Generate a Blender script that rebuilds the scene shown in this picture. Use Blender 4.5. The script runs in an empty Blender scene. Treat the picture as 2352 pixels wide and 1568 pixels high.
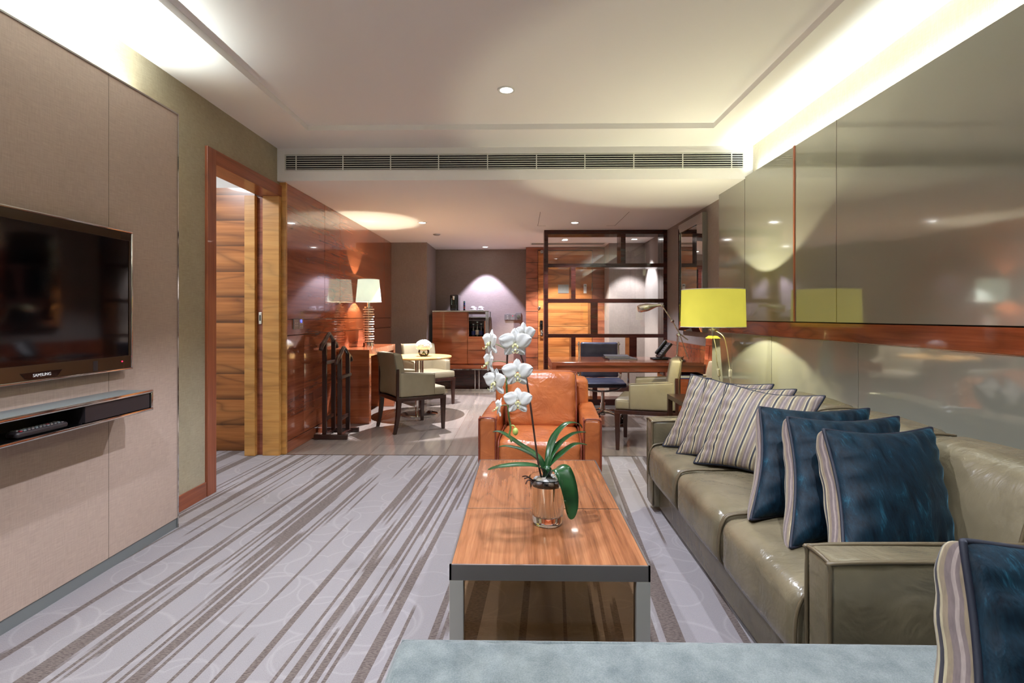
import bpy, bmesh, math, random
from mathutils import Vector, Matrix, Euler, noise
random.seed(7)
R = math.radians
scene = bpy.context.scene
COL = scene.collection

# ------------------------------------------------------------------ camera, world, light, exposure
cam_d = bpy.data.cameras.new('camera')
cam_d.sensor_width = 36.0
cam_d.lens = 1180.0 / 2352.0 * 36.0
cam_d.shift_y = -58.0 / 2352.0
cam_d.clip_start = 0.05
cam = bpy.data.objects.new('camera', cam_d)
COL.objects.link(cam)
cam.location = (0, 0, 1.2)
cam.rotation_euler = (R(90), 0, R(1.0))
scene.camera = cam
scene.view_settings.view_transform = 'Standard'
scene.view_settings.look = 'None'
scene.view_settings.exposure = 0.74
scene.view_settings.gamma = 1.0
scene.view_settings.use_curve_mapping = False
scene.cycles.use_denoising = True
scene.cycles.max_bounces = 10
scene.cycles.diffuse_bounces = 5
scene.cycles.glossy_bounces = 5
scene.cycles.transmission_bounces = 8
scene.cycles.transparent_max_bounces = 12
scene.cycles.sample_clamp_indirect = 6.0
scene.cycles.caustics_reflective = False
scene.cycles.caustics_refractive = False
scene.cycles.blur_glossy = 0.5

world = bpy.data.worlds.new('daylight'); scene.world = world
world.use_nodes = True
wn = world.node_tree.nodes['Background']
wn.inputs[0].default_value = (0.62, 0.74, 1.0, 1); wn.inputs[1].default_value = 1.0

def light(name, kind, loc, energy, color=(1, 1, 1), rot=(0, 0, 0), **kw):
    d = bpy.data.lights.new(name, kind)
    d.energy = energy; d.color = color
    for k, v in kw.items(): setattr(d, k, v)
    o = bpy.data.objects.new(name, d); COL.objects.link(o)
    o.location = loc; o.rotation_euler = rot
    return o

COVE = (0.92, 1.0, 0.93)
# cove strips on top of the panels and behind their edge
light('cove_strip_left', 'AREA', (-2.04, 0.3, 2.31), 48, COVE, (R(180), R(14), 0), spread=R(130), shape='RECTANGLE', size=0.05, size_y=4.8)
light('cove_strip_right', 'AREA', (1.94, 1.1, 2.36), 52, COVE, (R(180), R(-16), 0), spread=R(125), shape='RECTANGLE', size=0.03, size_y=6.4)
light('cove_strip_panel_edge', 'AREA', (-2.045, 2.80, 1.2), 13, (1.0, 0.95, 0.6), (R(-90), 0, 0), shape='RECTANGLE', size=0.05, size_y=2.2)

# ------------------------------------------------------------------ material helpers
def s2l(c):
    return tuple(((v/255.0)/12.92 if v/255.0 <= 0.04045 else ((v/255.0+0.055)/1.055)**2.4) for v in c) + (1.0,)

class NT:
    def __init__(self, name):
        self.m = bpy.data.materials.new(name); self.m.use_nodes = True
        self.t = self.m.node_tree; self.p = self.t.nodes['Principled BSDF']
        self.out = self.t.nodes['Material Output']
    def n(self, typ, **kw):
        nd = self.t.nodes.new('ShaderNode' + typ)
        for k, v in kw.items(): setattr(nd, k, v)
        return nd
    def l(self, a, b): self.t.links.new(a, b)
    def coord(self, scale=(1, 1, 1), rot=(0, 0, 0), loc=(0, 0, 0), src='Object'):
        tc = self.n('TexCoord'); mp = self.n('Mapping')
        self.l(tc.outputs[src], mp.inputs['Vector'])
        mp.inputs['Scale'].default_value = scale; mp.inputs['Rotation'].default_value = rot; mp.inputs['Location'].default_value = loc
        return mp.outputs['Vector']
    def noise(self, vec, scale=5, detail=3, rough=0.5, dist=0.0):
        nd = self.n('TexNoise'); self.l(vec, nd.inputs['Vector'])
        nd.inputs['Scale'].default_value = scale; nd.inputs['Detail'].default_value = detail
        nd.inputs['Roughness'].default_value = rough; nd.inputs['Distortion'].default_value = dist
        return nd.outputs['Fac']
    def math(self, op, a, b=None, clamp=False):
        nd = self.n('Math', operation=op, use_clamp=clamp)
        for i, v in enumerate((a, b)):
            if v is None: continue
            if isinstance(v, (int, float)): nd.inputs[i].default_value = v
            else: self.l(v, nd.inputs[i])
        return nd.outputs[0]
    def ramp(self, fac, stops, interp='LINEAR'):
        nd = self.n('ValToRGB'); self.l(fac, nd.inputs[0]); cr = nd.color_ramp; cr.interpolation = interp
        while len(cr.elements) < len(stops): cr.elements.new(0.5)
        for e, (p, c) in zip(cr.elements, stops): e.position = p; e.color = c if len(c) == 4 else tuple(c) + (1,)
        return nd.outputs[0]
    def mix(self, fac, a, b, mode='MIX'):
        nd = self.n('MixRGB', blend_type=mode)
        for i, v in enumerate((fac, a, b)):
            if isinstance(v, (int, float)): nd.inputs[i].default_value = v
            elif isinstance(v, tuple): nd.inputs[i].default_value = v
            else: self.l(v, nd.inputs[i])
        return nd.outputs[0]
    def bump(self, h, strength=0.2, dist=0.01):
        b = self.n('Bump'); b.inputs['Strength'].default_value = strength; b.inputs['Distance'].default_value = dist
        self.l(h, b.inputs['Height']); self.l(b.outputs[0], self.p.inputs['Normal'])
    def set(self, **kw):
        names = dict(color='Base Color', rough='Roughness', metal='Metallic', spec='Specular IOR Level', ior='IOR', coat='Coat Weight', coatr='Coat Roughness',
                     trans='Transmission Weight', sheen='Sheen Weight', sheenr='Sheen Roughness', sheent='Sheen Tint', em='Emission Color', ems='Emission Strength', sss='Subsurface Weight')
        for k, v in kw.items():
            i = self.p.inputs[names[k]]
            if isinstance(v, (int, float, tuple)): i.default_value = v
            else: self.l(v, i)
        return self

def plain(name, rgb, rough=0.5, **kw):
    return NT(name).set(color=s2l(rgb), rough=rough, **kw).m

def wood(name, dark, mid, light_, axis='x', scale=1.0, rough=0.25, coat=0.0, rings=7.0, figure=0.35, spec=0.5, blocks=None):
    n = NT(name)
    across = 1.0
    sc = {'x': (0.22, across, across), 'y': (across, 0.22, across), 'z': (across, across, 0.16)}[axis]
    fine = {'x': (0.03, 1, 1), 'y': (1, 0.03, 1), 'z': (1, 1, 0.03)}[axis]
    v = n.coord(tuple(a*scale for a in sc))
    base = n.noise(v, 2.6, 2, 0.5, 0.25)
    r = n.math('FRACT', n.math('MULTIPLY', base, rings))
    r = n.math('ABSOLUTE', n.math('SUBTRACT', r, 0.5))
    r = n.math('POWER', n.math('MULTIPLY', r, 2.0), 3.0)           # thin growth lines
    f = n.noise(n.coord(tuple(a*scale for a in fine)), 55, 4, 0.65)
    b2 = n.noise(n.coord(tuple(a*scale for a in fine)), 9, 2, 0.5)
    tone = n.math('ADD', n.math('MULTIPLY', f, 0.45), n.math('MULTIPLY', b2, 0.55))
    col = n.ramp(tone, [(0.3, s2l(dark)), (0.5, s2l(mid)), (0.72, s2l(light_))])
    col = n.mix(n.math('MULTIPLY', r, figure), col, s2l(tuple(int(c*0.55) for c in dark)))
    if blocks:                                                     # veneer leaves along z, each with its own tone
        tc = n.n('TexCoord'); sx = n.n('SeparateXYZ'); n.l(tc.outputs['Object'], sx.inputs[0])
        z = n.math('DIVIDE', sx.outputs[2], blocks)
        fr = n.math('FRACT', z)
        shade = n.math('SUBTRACT', 1.0, n.math('MULTIPLY', n.math('POWER', n.math('SUBTRACT', 1.0, fr), 5.0), (0.75 if blocks > 0.22 else 0.4)))
        nd = n.n('MixRGB', blend_type='MULTIPLY'); nd.inputs[0].default_value = 1.0
        n.l(col, nd.inputs[1]); cb = n.n('CombineColor'); 
        for i in range(3): n.l(shade, cb.inputs[i])
        n.l(cb.outputs[0], nd.inputs[2]); col = nd.outputs[0]
    n.set(color=col, rough=rough, coat=coat, coatr=0.04, spec=spec)
    return n.m

def leather(name, rgb, rgb2, rough=0.36, wr=0.25):
    n = NT(name)
    v = n.coord((1, 1, 1))
    g = n.noise(v, 4.0, 3, 0.55)
    col = n.ramp(g, [(0.35, s2l(rgb2)), (0.62, s2l(rgb))])
    n.set(color=col, rough=rough, spec=0.5)
    w = n.noise(n.coord((1, 1, 1)), 7, 3, 0.5, 1.2)
    w2 = n.noise(n.coord((1, 1, 1)), 220, 2, 0.5)
    w3 = n.noise(n.coord((1, 2.5, 1)), 16, 2, 0.5, 1.5)
    h = n.math('ADD', n.math('ADD', w, n.math('MULTIPLY', w3, 0.14)), n.math('MULTIPLY', w2, 0.03))
    n.bump(h, wr, 0.02)
    return n.m

def fabric(name, rgb, rgb2, scale=260, rough=0.85, bump=0.15, sheen=0.2, var=3.0):
    n = NT(name)
    a = n.noise(n.coord((1, 1, 0.06)), scale, 2, 0.5)
    b = n.noise(n.coord((0.06, 0.06, 1)), scale, 2, 0.5)
    c = n.noise(n.coord(), var, 2, 0.5)
    t = n.math('ADD', n.math('MULTIPLY', n.math('ADD', a, b), 0.38), n.math('MULTIPLY', c, 0.24))
    col = n.ramp(t, [(0.36, s2l(rgb2)), (0.62, s2l(rgb))])
    n.set(color=col, rough=rough, sheen=sheen, spec=0.2)
    n.bump(n.math('ADD', a, b), bump, 0.002)
    return n.m

def tinted_pane(name, tint, refl=0.10, rough=0.02, ior=1.5):
    n = NT(name)
    n.t.nodes.remove(n.p)
    tr = n.n('BsdfTransparent'); tr.inputs[0].default_value = tint + (1,)
    gl = n.n('BsdfGlossy'); gl.inputs['Roughness'].default_value = rough
    fr = n.n('Fresnel'); fr.inputs[0].default_value = ior
    mx = n.n('MixShader')
    n.l(n.math('ADD', fr.outputs[0], refl, True), mx.inputs[0]); n.l(tr.outputs[0], mx.inputs[1]); n.l(gl.outputs[0], mx.inputs[2])
    n.l(mx.outputs[0], n.out.inputs[0])
    return n.m

def shade_mat(name, rgb, em, thru=0.1):
    n = NT(name); n.t.nodes.remove(n.p)
    v = n.coord()
    weave = n.noise(v, 5, 2, 0.5)
    c = n.ramp(weave, [(0.3, s2l(tuple(int(x*0.95) for x in rgb))), (0.7, s2l(rgb))])
    d = n.n('BsdfDiffuse'); t = n.n('BsdfTranslucent'); e = n.n('Emission')
    n.l(c, d.inputs[0]); n.l(n.mix(1.0, c, (thru, thru, thru, 1), 'MULTIPLY'), t.inputs[0]); n.l(c, e.inputs[0]); e.inputs[1].default_value = em
    m1 = n.n('MixShader'); m1.inputs[0].default_value = 0.5
    n.l(d.outputs[0], m1.inputs[1]); n.l(t.outputs[0], m1.inputs[2])
    ad = n.n('AddShader'); n.l(m1.outputs[0], ad.inputs[0]); n.l(e.outputs[0], ad.inputs[1])
    n.l(ad.outputs[0], n.out.inputs[0])
    return n.m

def emit(name, rgb, s):
    n = NT(name); n.set(color=s2l(rgb), em=s2l(rgb), ems=s); return n.m

M = {}
M['ceiling'] = plain('ceiling_paint', (243, 242, 243), 0.9)
M['white'] = plain('white_paint', (225, 226, 222), 0.6)
M['wood_wall'] = wood('rosewood_gloss', (108, 52, 34), (150, 82, 54), (176, 106, 72), 'y', 1.0, 0.12, 0.8, 9, 0.22)
M['wood_trim'] = wood('rosewood_trim', (108, 56, 38), (150, 84, 58), (172, 106, 76), 'z', 1.2, 0.3, 0.2, 8, 0.3)
M['wood_trim_x'] = wood('rosewood_trim_across', (108, 56, 38), (150, 84, 58), (172, 106, 76), 'y', 1.2, 0.3, 0.2, 8, 0.3)
M['wood_band'] = wood('rosewood_band', (98, 42, 22), (138, 66, 36), (160, 86, 50), 'y', 1.3, 0.2, 0.5, 8, 0.4)
M['wood_leaf'] = wood('teak_leaf', (128, 74, 34), (176, 112, 58), (200, 138, 80), 'x', 1.0, 0.3, 0.2, 9, 0.5, blocks=0.228)
M['wood_gold'] = wood('golden_teak', (166, 112, 54), (200, 146, 78), (216, 166, 98), 'x', 1.6, 0.35, 0.2, 6, 0.3)
M['wood_entry'] = wood('teak_entry', (150, 86, 46), (196, 126, 72), (216, 150, 94), 'x', 1.0, 0.22, 0.4, 9, 0.45, blocks=0.21)
M['wood_entry2'] = wood('teak_entry_side', (122, 66, 46), (160, 94, 68), (184, 116, 86), 'x', 1.0, 0.22, 0.4, 9, 0.45)
M['wood_cab'] = wood('rosewood_cabinet', (116, 56, 34), (160, 88, 54), (184, 112, 74), 'x', 1.4, 0.18, 0.5, 6, 0.25)
M['wood_table'] = wood('teak_tabletop', (98, 56, 33), (144, 91, 58), (176, 122, 84), 'y', 2.6, 0.16, 0.5, 6, 0.25)
M['wood_round'] = wood('pale_teak_top', (196, 146, 78), (218, 172, 104), (230, 188, 122), 'x', 1.5, 0.3, 0.2, 6, 0.2)
M['wood_dark'] = wood('espresso_wood', (34, 16, 12), (48, 24, 18), (62, 34, 26), 'z', 1.5, 0.28, 0.3, 6, 0.2)
M['wood_screen'] = wood('dark_mahogany', (40, 15, 12), (60, 24, 18), (76, 34, 26), 'x', 1.5, 0.25, 0.3, 6, 0.2)
M['wood_desk'] = wood('rosewood_desk', (112, 52, 34), (150, 78, 52), (172, 98, 68), 'x', 1.3, 0.16, 0.5, 6, 0.3)
M['chrome'] = plain('polished_chrome', (215, 214, 212), 0.07, metal=1.0)
M['steel'] = plain('brushed_steel', (180, 176, 172), 0.22, metal=1.0)
M['worn_chrome'] = plain('worn_chrome', (196, 194, 188), 0.35, metal=0.55)  # pale half-metal base stands in for bright reflections on the legs
M['frosted'] = plain('frosted_disc', (226, 222, 212), 0.15, spec=0.8, coat=0.5)
M['frame_chrome'] = plain('frame_chrome', (140, 134, 132), 0.3, metal=0.75)
M['black'] = plain('black_gloss', (10, 10, 11), 0.08, spec=0.6)
M['black_matte'] = plain('black_matte', (16, 15, 15), 0.5)
M['screen_glass'] = plain('tv_screen_glass', (6, 6, 8), 0.06, ior=1.9)
M['bezel'] = plain('tv_bezel', (58, 42, 28), 0.12, spec=0.6)
M['panel_fabric'] = fabric('taupe_panel_cloth', (184, 162, 148), (166, 145, 132), 300, 0.8, 0.06, 0.1, 2.0)
M['wall_left'] = fabric('olive_wallpaper', (172, 162, 138), (146, 137, 116), 340, 0.7, 0.12, 0.1)
M['wall_grey'] = fabric('mauve_wallpaper', (152, 140, 134), (132, 120, 115), 340, 0.75, 0.08, 0.1)
M['plinth'] = plain('grey_plinth', (112, 116, 116), 0.5)
M['groove'] = plain('dark_groove', (46, 36, 30), 0.7)
n = NT('lacquered_glass'); n.set(color=s2l((142, 141, 130)), rough=0.07, ior=2.2, coat=0.3, coatr=0.03)
n.bump(n.noise(n.coord((1, 1, 1)), 9, 1, 0.5), 0.012, 0.02); M['glass_wall'] = n.m
M['pane'] = tinted_pane('clear_pane', (0.95, 0.96, 0.96), 0.015)
M['bronze_pane'] = tinted_pane('bronze_pane', (0.74, 0.60, 0.44), 0.02, 0.03)
M['mirror'] = plain('mirror', (215, 212, 205), 0.015, metal=1.0)
M['orange'] = leather('cognac_leather', (182, 104, 58), (156, 84, 44), 0.28, 0.6)
M['orange_pipe'] = plain('cognac_piping', (118, 52, 36), 0.4)
M['sofa'] = leather('olive_grey_leather', (114, 104, 83), (94, 86, 68), 0.27, 0.38)
M['sofa_pipe'] = plain('olive_piping', (92, 80, 60), 0.4)
M['chair_leather'] = leather('taupe_leather', (138, 128, 105), (126, 115, 93), 0.4, 0.05)
M['chair_pipe'] = plain('taupe_piping', (112, 100, 78), 0.45)
M['black_leather'] = leather('navy_black_leather', (84, 86, 108), (58, 60, 78), 0.35, 0.25)
M['bench'] = fabric('blue_grey_linen', (120, 127, 126), (84, 93, 95), 340, 0.9, 0.3, 0.3, 5.0)
M['lamp_shade'] = shade_mat('white_lamp_shade', (240, 250, 230), 0.45, 0.12)
M['yellow_shade'] = shade_mat('yellow_lamp_shade', (228, 218, 92), 0.36, 0.09)
M['bulb'] = emit('lit_bulb', (255, 250, 225), 6)
M['spot'] = emit('lit_downlight', (255, 255, 252), 12)
M['acrylic'] = tinted_pane('acrylic', (0.9, 0.9, 0.88), 0.12)
M['green'] = NT('orchid_leaf').m
M['petal'] = NT('orchid_petal').set(color=s2l((218, 218, 216)), rough=0.5, spec=0.3).m
M['lip'] = plain('orchid_lip', (206, 202, 150), 0.5)
M['stem'] = plain('orchid_stem', (66, 40, 34), 0.4)
M['stem_green'] = plain('orchid_stem_green', (96, 120, 66), 0.45)
M['bud'] = plain('orchid_bud', (172, 188, 96), 0.45)
M['plastic_dark'] = plain('dark_plastic', (44, 38, 40), 0.35)
M['plate_metal'] = plain('grey_switch_metal', (150, 148, 148), 0.35, metal=0.6)
M['cup'] = plain('white_china', (240, 240, 240), 0.15)
M['grey_leather'] = plain('folder_leather', (62, 64, 74), 0.35)
M['paper'] = plain('paper', (232, 232, 230), 0.7)
M['blue_card'] = plain('blue_card', (34, 48, 120), 0.5)
M['red_led'] = emit('red_led', (255, 40, 90), 0.8)
M['red_key'] = plain('red_key', (150, 40, 50), 0.4)
M['blue_led'] = emit('blue_led', (60, 70, 255), 3.0)
M['glass'] = NT('clear_glass').set(color=(1, 1, 1, 1), rough=0.0, trans=1.0, ior=1.45).m
M['bottle_blue'] = plain('blue_label', (46, 60, 140), 0.3)
M['hydrangea'] = NT('white_hydrangea').set(color=s2l((250, 250, 250)), rough=0.6, sss=0.1).m
M['cream'] = plain('cream_plastic', (228, 222, 190), 0.4)
M['vent_dark'] = plain('vent_dark', (16, 16, 18), 0.8)
M['brass'] = plain('warm_nickel', (232, 230, 220), 0.22, metal=1.0)

# orchid leaf
n = NT('orchid_leaf_green'); n.set(color=n.ramp(n.noise(n.coord((1, 1, 1)), 14, 2), [(0.3, s2l((12, 44, 18))), (0.7, s2l((26, 72, 32)))]), rough=0.28); M['green'] = n.m

# carpet
def carpet():
    n = NT('striped_carpet')
    tc = n.n('TexCoord'); rt = n.n('Mapping'); n.l(tc.outputs['Object'], rt.inputs[0]); rt.inputs['Rotation'].default_value = (0, 0, R(3.5))
    sx = n.n('SeparateXYZ'); n.l(rt.outputs[0], sx.inputs[0]); X, Y = sx.outputs[0], sx.outputs[1]
    jit = n.noise(n.coord((60, 60, 1)), 1.0, 1, 0.5)
    Y = n.math('ADD', Y, n.math('MULTIPLY', jit, 0.03))
    def col2(w, fx, fy, off):                       # woven columns of width w, each with its own run of dark and light along y
        xq = n.math('MULTIPLY', n.math('FLOOR', n.math('DIVIDE', X, w)), w*fx)
        cb = n.n('CombineXYZ'); n.l(n.math('ADD', xq, off), cb.inputs[0]); n.l(n.math('MULTIPLY', Y, fy), cb.inputs[1])
        return n.noise(cb.outputs[0], 1.0, 1, 0.4)
    f = n.math('ADD', n.math('MULTIPLY', col2(0.014, 12.0, 0.13, 3.0), 0.5), n.math('MULTIPLY', col2(0.014, 40.0, 0.36, 17.0), 0.5))
    m = n.ramp(f, [(0.538, (0, 0, 0, 1)), (0.545, (1, 1, 1, 1))])
    weave = n.noise(n.coord((0.25, 1, 1), (0, 0, R(25))), 260, 2, 0.6)
    weave = n.ramp(weave, [(0.36, (0, 0, 0, 1)), (0.58, (1, 1, 1, 1))])
    pile = n.noise(n.coord(), 420, 2, 0.6)
    light_c = n.ramp(pile, [(0.3, s2l((130, 125, 127))), (0.7, s2l((154, 148, 150)))])
    dark_c = n.mix(weave, s2l((76, 65, 61)), s2l((114, 102, 97)))
    # pale rings woven into the ground
    def ring(scale, off, rad):
        vo = n.n('TexVoronoi'); vo.voronoi_dimensions = '2D'
        n.l(n.coord((1, 1, 1), (0, 0, 0), off), vo.inputs['Vector']); vo.inputs['Scale'].default_value = scale
        d = n.math('ABSOLUTE', n.math('SUBTRACT', vo.outputs['Distance'], rad))
        return n.ramp(d, [(0.0, (1, 1, 1, 1)), (0.022, (0, 0, 0, 1))])
    rg = n.mix(1.0, ring(2.6, (0.2, 0.4, 0), 0.34), ring(1.7, (5.3, 2.1, 0), 0.33), 'LIGHTEN')
    rg = n.mix(1.0, rg, ring(3.2, (8.1, 3.7, 0), 0.34), 'LIGHTEN')
    light_c = n.mix(n.math('MULTIPLY', rg, 0.3), light_c, s2l((176, 170, 171)))
    col = n.mix(m, light_c, dark_c)
    n.set(color=col, rough=0.95, spec=0.1, sheen=0.2)
    n.bump(n.math('ADD', pile, weave), 0.3, 0.004)
    return n.m
M['carpet'] = carpet()

def stone_floor():
    n = NT('wood_grain_stone')
    br = n.n('TexBrick')
    n.l(n.coord((1, 1, 1), (0, 0, R(90))), br.inputs['Vector'])
    br.offset = 0.35; br.inputs['Scale'].default_value = 1.0
    br.inputs['Brick Width'].default_value = 1.1; br.inputs['Row Height'].default_value = 0.33; br.inputs['Mortar Size'].default_value = 0.0025
    br.inputs['Color1'].default_value = s2l((130, 121, 114)); br.inputs['Color2'].default_value = s2l((148, 139, 132)); br.inputs['Mortar'].default_value = s2l((120, 108, 102))
    g = n.noise(n.coord((1, 0.06, 1), (0, 0, R(-6))), 20, 2, 0.5, 0.3)
    col = n.mix(0.35, br.outputs[0], n.ramp(g, [(0.3, s2l((118, 108, 102))), (0.7, s2l((196, 186, 178)))]), 'OVERLAY')
    n.set(color=col, rough=0.13, spec=0.6)
    return n.m
M['stone'] = stone_floor()

def stripes():
    n = NT('striped_cushion_cloth')
    tc = n.n('TexCoord'); sx = n.n('SeparateXYZ'); n.l(tc.outputs['UV'], sx.inputs[0])
    f = n.math('FRACT', n.math('ADD', n.math('MULTIPLY', sx.outputs[0], 14.0), 0.31))
    navy, tan, cream, mauve = s2l((14, 14, 32)), s2l((120, 106, 86)), s2l((156, 146, 118)), s2l((100, 87, 86))
    col = n.ramp(f, [(0.0, navy), (0.13, cream), (0.24, tan), (0.42, mauve), (0.52, s2l((134, 121, 116))), (0.62, mauve), (0.78, tan), (0.92, cream)], 'CONSTANT')
    w = n.noise(n.coord((1, 1, 0.2)), 120, 2, 0.6)
    col = n.mix(0.35, col, n.ramp(w, [(0.3, (0.3, 0.3, 0.3, 1)), (0.7, (0.75, 0.75, 0.75, 1))]), 'OVERLAY')
    n.set(color=col, rough=0.6, sheen=0.2)
    n.bump(w, 0.2, 0.003)
    return n.m
M['stripe'] = stripes()
def velvet():
    n = NT('navy_teal_velvet')
    f = n.noise(n.coord((1, 1, 0.35), (0, R(-20), 0)), 20, 4, 0.65, 1.0)
    fine = n.noise(n.coord((1, 1, 0.1)), 260, 2, 0.6)
    t = n.math('ADD', n.math('MULTIPLY', f, 0.7), n.math('MULTIPLY', fine, 0.3))
    n.set(color=n.ramp(t, [(0.38, s2l((3, 13, 24))), (0.58, s2l((9, 34, 48))), (0.72, s2l((28, 76, 94)))]), rough=0.55, sheen=0.65, sheenr=0.25, sheent=s2l((90, 140, 160)), spec=0.15)  # paler teal streaks paint the velvet's sheen into its colour
    n.bump(f, 0.25, 0.012)
    return n.m
M['velvet'] = velvet()
M['navy_pipe'] = plain('navy_piping', (8, 14, 34), 0.65)
def pebble_mat():
    n = NT('pebble')
    oi = n.n('ObjectInfo')
    col = n.ramp(oi.outputs['Random'], [(0.0, s2l((96, 92, 90))), (0.3, s2l((170, 168, 166))), (0.55, s2l((206, 204, 200))), (0.75, s2l((150, 126, 88))), (1.0, s2l((122, 118, 116)))])
    sp = n.noise(n.coord(), 160, 2, 0.6)
    n.set(color=n.mix(0.3, col, n.ramp(sp, [(0.4, (0.2, 0.2, 0.2, 1)), (0.6, (0.8, 0.8, 0.8, 1))]), 'OVERLAY'), rough=0.4)
    return n.m
M['pebble'] = pebble_mat()

# ------------------------------------------------------------------ mesh helpers
def new(): return bmesh.new()
def merge(bm, tmp, mat=None):
    if mat is not None: bmesh.ops.transform(tmp, matrix=mat, verts=tmp.verts)
    me = bpy.data.meshes.new('tmp'); tmp.to_mesh(me); tmp.free(); bm.from_mesh(me); bpy.data.meshes.remove(me)
    return bm
def box(bm, x0, x1, y0, y1, z0, z1, bev=0.0, seg=2, mat=None):
    t = bmesh.new()
    vs = [t.verts.new((x, y, z)) for z in (z0, z1) for y in (y0, y1) for x in (x0, x1)]
    for f in ((0, 2, 3, 1), (4, 5, 7, 6), (0, 1, 5, 4), (2, 6, 7, 3), (0, 4, 6, 2), (1, 3, 7, 5)): t.faces.new([vs[i] for i in f])
    if bev > 0: bmesh.ops.bevel(t, geom=t.edges[:], offset=bev, segments=seg, profile=0.5, affect='EDGES')
    return merge(bm, t, mat)
def hexa(bm, bottom, top, bev=0.0):
    """bottom/top: four corner points each, counter-clockwise from above"""
    t = bmesh.new()
    b = [t.verts.new(p) for p in bottom]; u = [t.verts.new(p) for p in top]
    t.faces.new(b[::-1]); t.faces.new(u)
    for i in range(4): t.faces.new((b[i], b[(i+1) % 4], u[(i+1) % 4], u[i]))
    if bev > 0: bmesh.ops.bevel(t, geom=t.edges[:], offset=bev, segments=2, profile=0.5, affect='EDGES')
    return merge(bm, t)
def lathe(bm, prof, cx=0, cy=0, seg=32, cap=True):
    t = bmesh.new(); rings = []
    for r, z in prof:
        if r < 1e-6: rings.append([t.verts.new((cx, cy, z))])
        else: rings.append([t.verts.new((cx+r*math.cos(2*math.pi*k/seg), cy+r*math.sin(2*math.pi*k/seg), z)) for k in range(seg)])
    for a, b in zip(rings, rings[1:]):
        for k in range(seg):
            k2 = (k+1) % seg
            if len(a) == 1 and len(b) == 1: continue
            if len(a) == 1: t.faces.new((a[0], b[k2], b[k]))
            elif len(b) == 1: t.faces.new((a[k], a[k2], b[0]))
            else: t.faces.new((a[k], a[k2], b[k2], b[k]))
    if cap:
        if len(rings[0]) > 1: t.faces.new(rings[0][::-1])
        if len(rings[-1]) > 1: t.faces.new(rings[-1])
    bmesh.ops.recalc_face_normals(t, faces=t.faces[:])
    return merge(bm, t)
def catmull(pts, n=6, closed=False):
    P = [Vector(p) for p in pts]; out = []; N = len(P)
    rng = N if closed else N-1
    for i in range(rng):
        if closed: p0, p1, p2, p3 = P[(i-1) % N], P[i], P[(i+1) % N], P[(i+2) % N]
        else: p0, p1, p2, p3 = P[max(i-1, 0)], P[i], P[i+1], P[min(i+2, N-1)]
        for k in range(n):
            t = k/n
            out.append(0.5*((2*p1)+(p2-p0)*t+(2*p0-5*p1+4*p2-p3)*t*t+(3*p1-p0-3*p2+p3)*t**3))
    if not closed: out.append(P[-1])
    return out
def tube(bm, pts, r, seg=8, closed=False, smooth=0):
    P = catmull(pts, smooth, closed) if smooth else [Vector(p) for p in pts]
    N = len(P); t = bmesh.new(); rings = []
    up = Vector((0, 0, 1)); prev = None
    for i, p in enumerate(P):
        a = P[(i-1) % N] if (closed or i > 0) else p; b = P[(i+1) % N] if (closed or i < N-1) else p
        d = (b-a).normalized() if (b-a).length > 1e-9 else Vector((0, 0, 1))
        if prev is None:
            u = d.cross(up)
            if u.length < 1e-3: u = d.cross(Vector((1, 0, 0)))
        else: u = prev - d*prev.dot(d)
        u.normalize(); w = d.cross(u); prev = u
        rr = r[i*(len(r)-1)//max(N-1, 1)] if isinstance(r, (list, tuple)) else r
        rings.append([t.verts.new(p+(u*math.cos(2*math.pi*k/seg)+w*math.sin(2*math.pi*k/seg))*rr) for k in range(seg)])
    for i in range(N if closed else N-1):
        a, b = rings[i], rings[(i+1) % N]
        for k in range(seg): t.faces.new((a[k], a[(k+1) % seg], b[(k+1) % seg], b[k]))
    if not closed: t.faces.new(rings[0][::-1]); t.faces.new(rings[-1])
    bmesh.ops.recalc_face_normals(t, faces=t.faces[:])
    return merge(bm, t)
def ball(bm, c, r, sub=2, sc=(1, 1, 1)):
    t = bmesh.new(); bmesh.ops.create_icosphere(t, subdivisions=sub, radius=r)
    bmesh.ops.transform(t, matrix=Matrix.Translation(c) @ Matrix.Diagonal(tuple(sc)+(1,)), verts=t.verts)
    return merge(bm, t)
def prism(bm, poly, axis, a0, a1, bev=0.0):
    """poly of 2D points; axis 'x': (y,z) extruded in x; 'y': (x,z); 'z': (x,y)"""
    t = bmesh.new()
    def P(p, a): return (a, p[0], p[1]) if axis == 'x' else ((p[0], a, p[1]) if axis == 'y' else (p[0], p[1], a))
    A = [t.verts.new(P(p, a0)) for p in poly]; B = [t.verts.new(P(p, a1)) for p in poly]
    t.faces.new(A); t.faces.new(B[::-1])
    for i in range(len(poly)):
        j = (i+1) % len(poly); t.faces.new((A[i], B[i], B[j], A[j]))
    bmesh.ops.recalc_face_normals(t, faces=t.faces[:])
    if bev > 0: bmesh.ops.bevel(t, geom=t.edges[:], offset=bev, segments=2, profile=0.5, affect='EDGES')
    return merge(bm, t)
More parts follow.
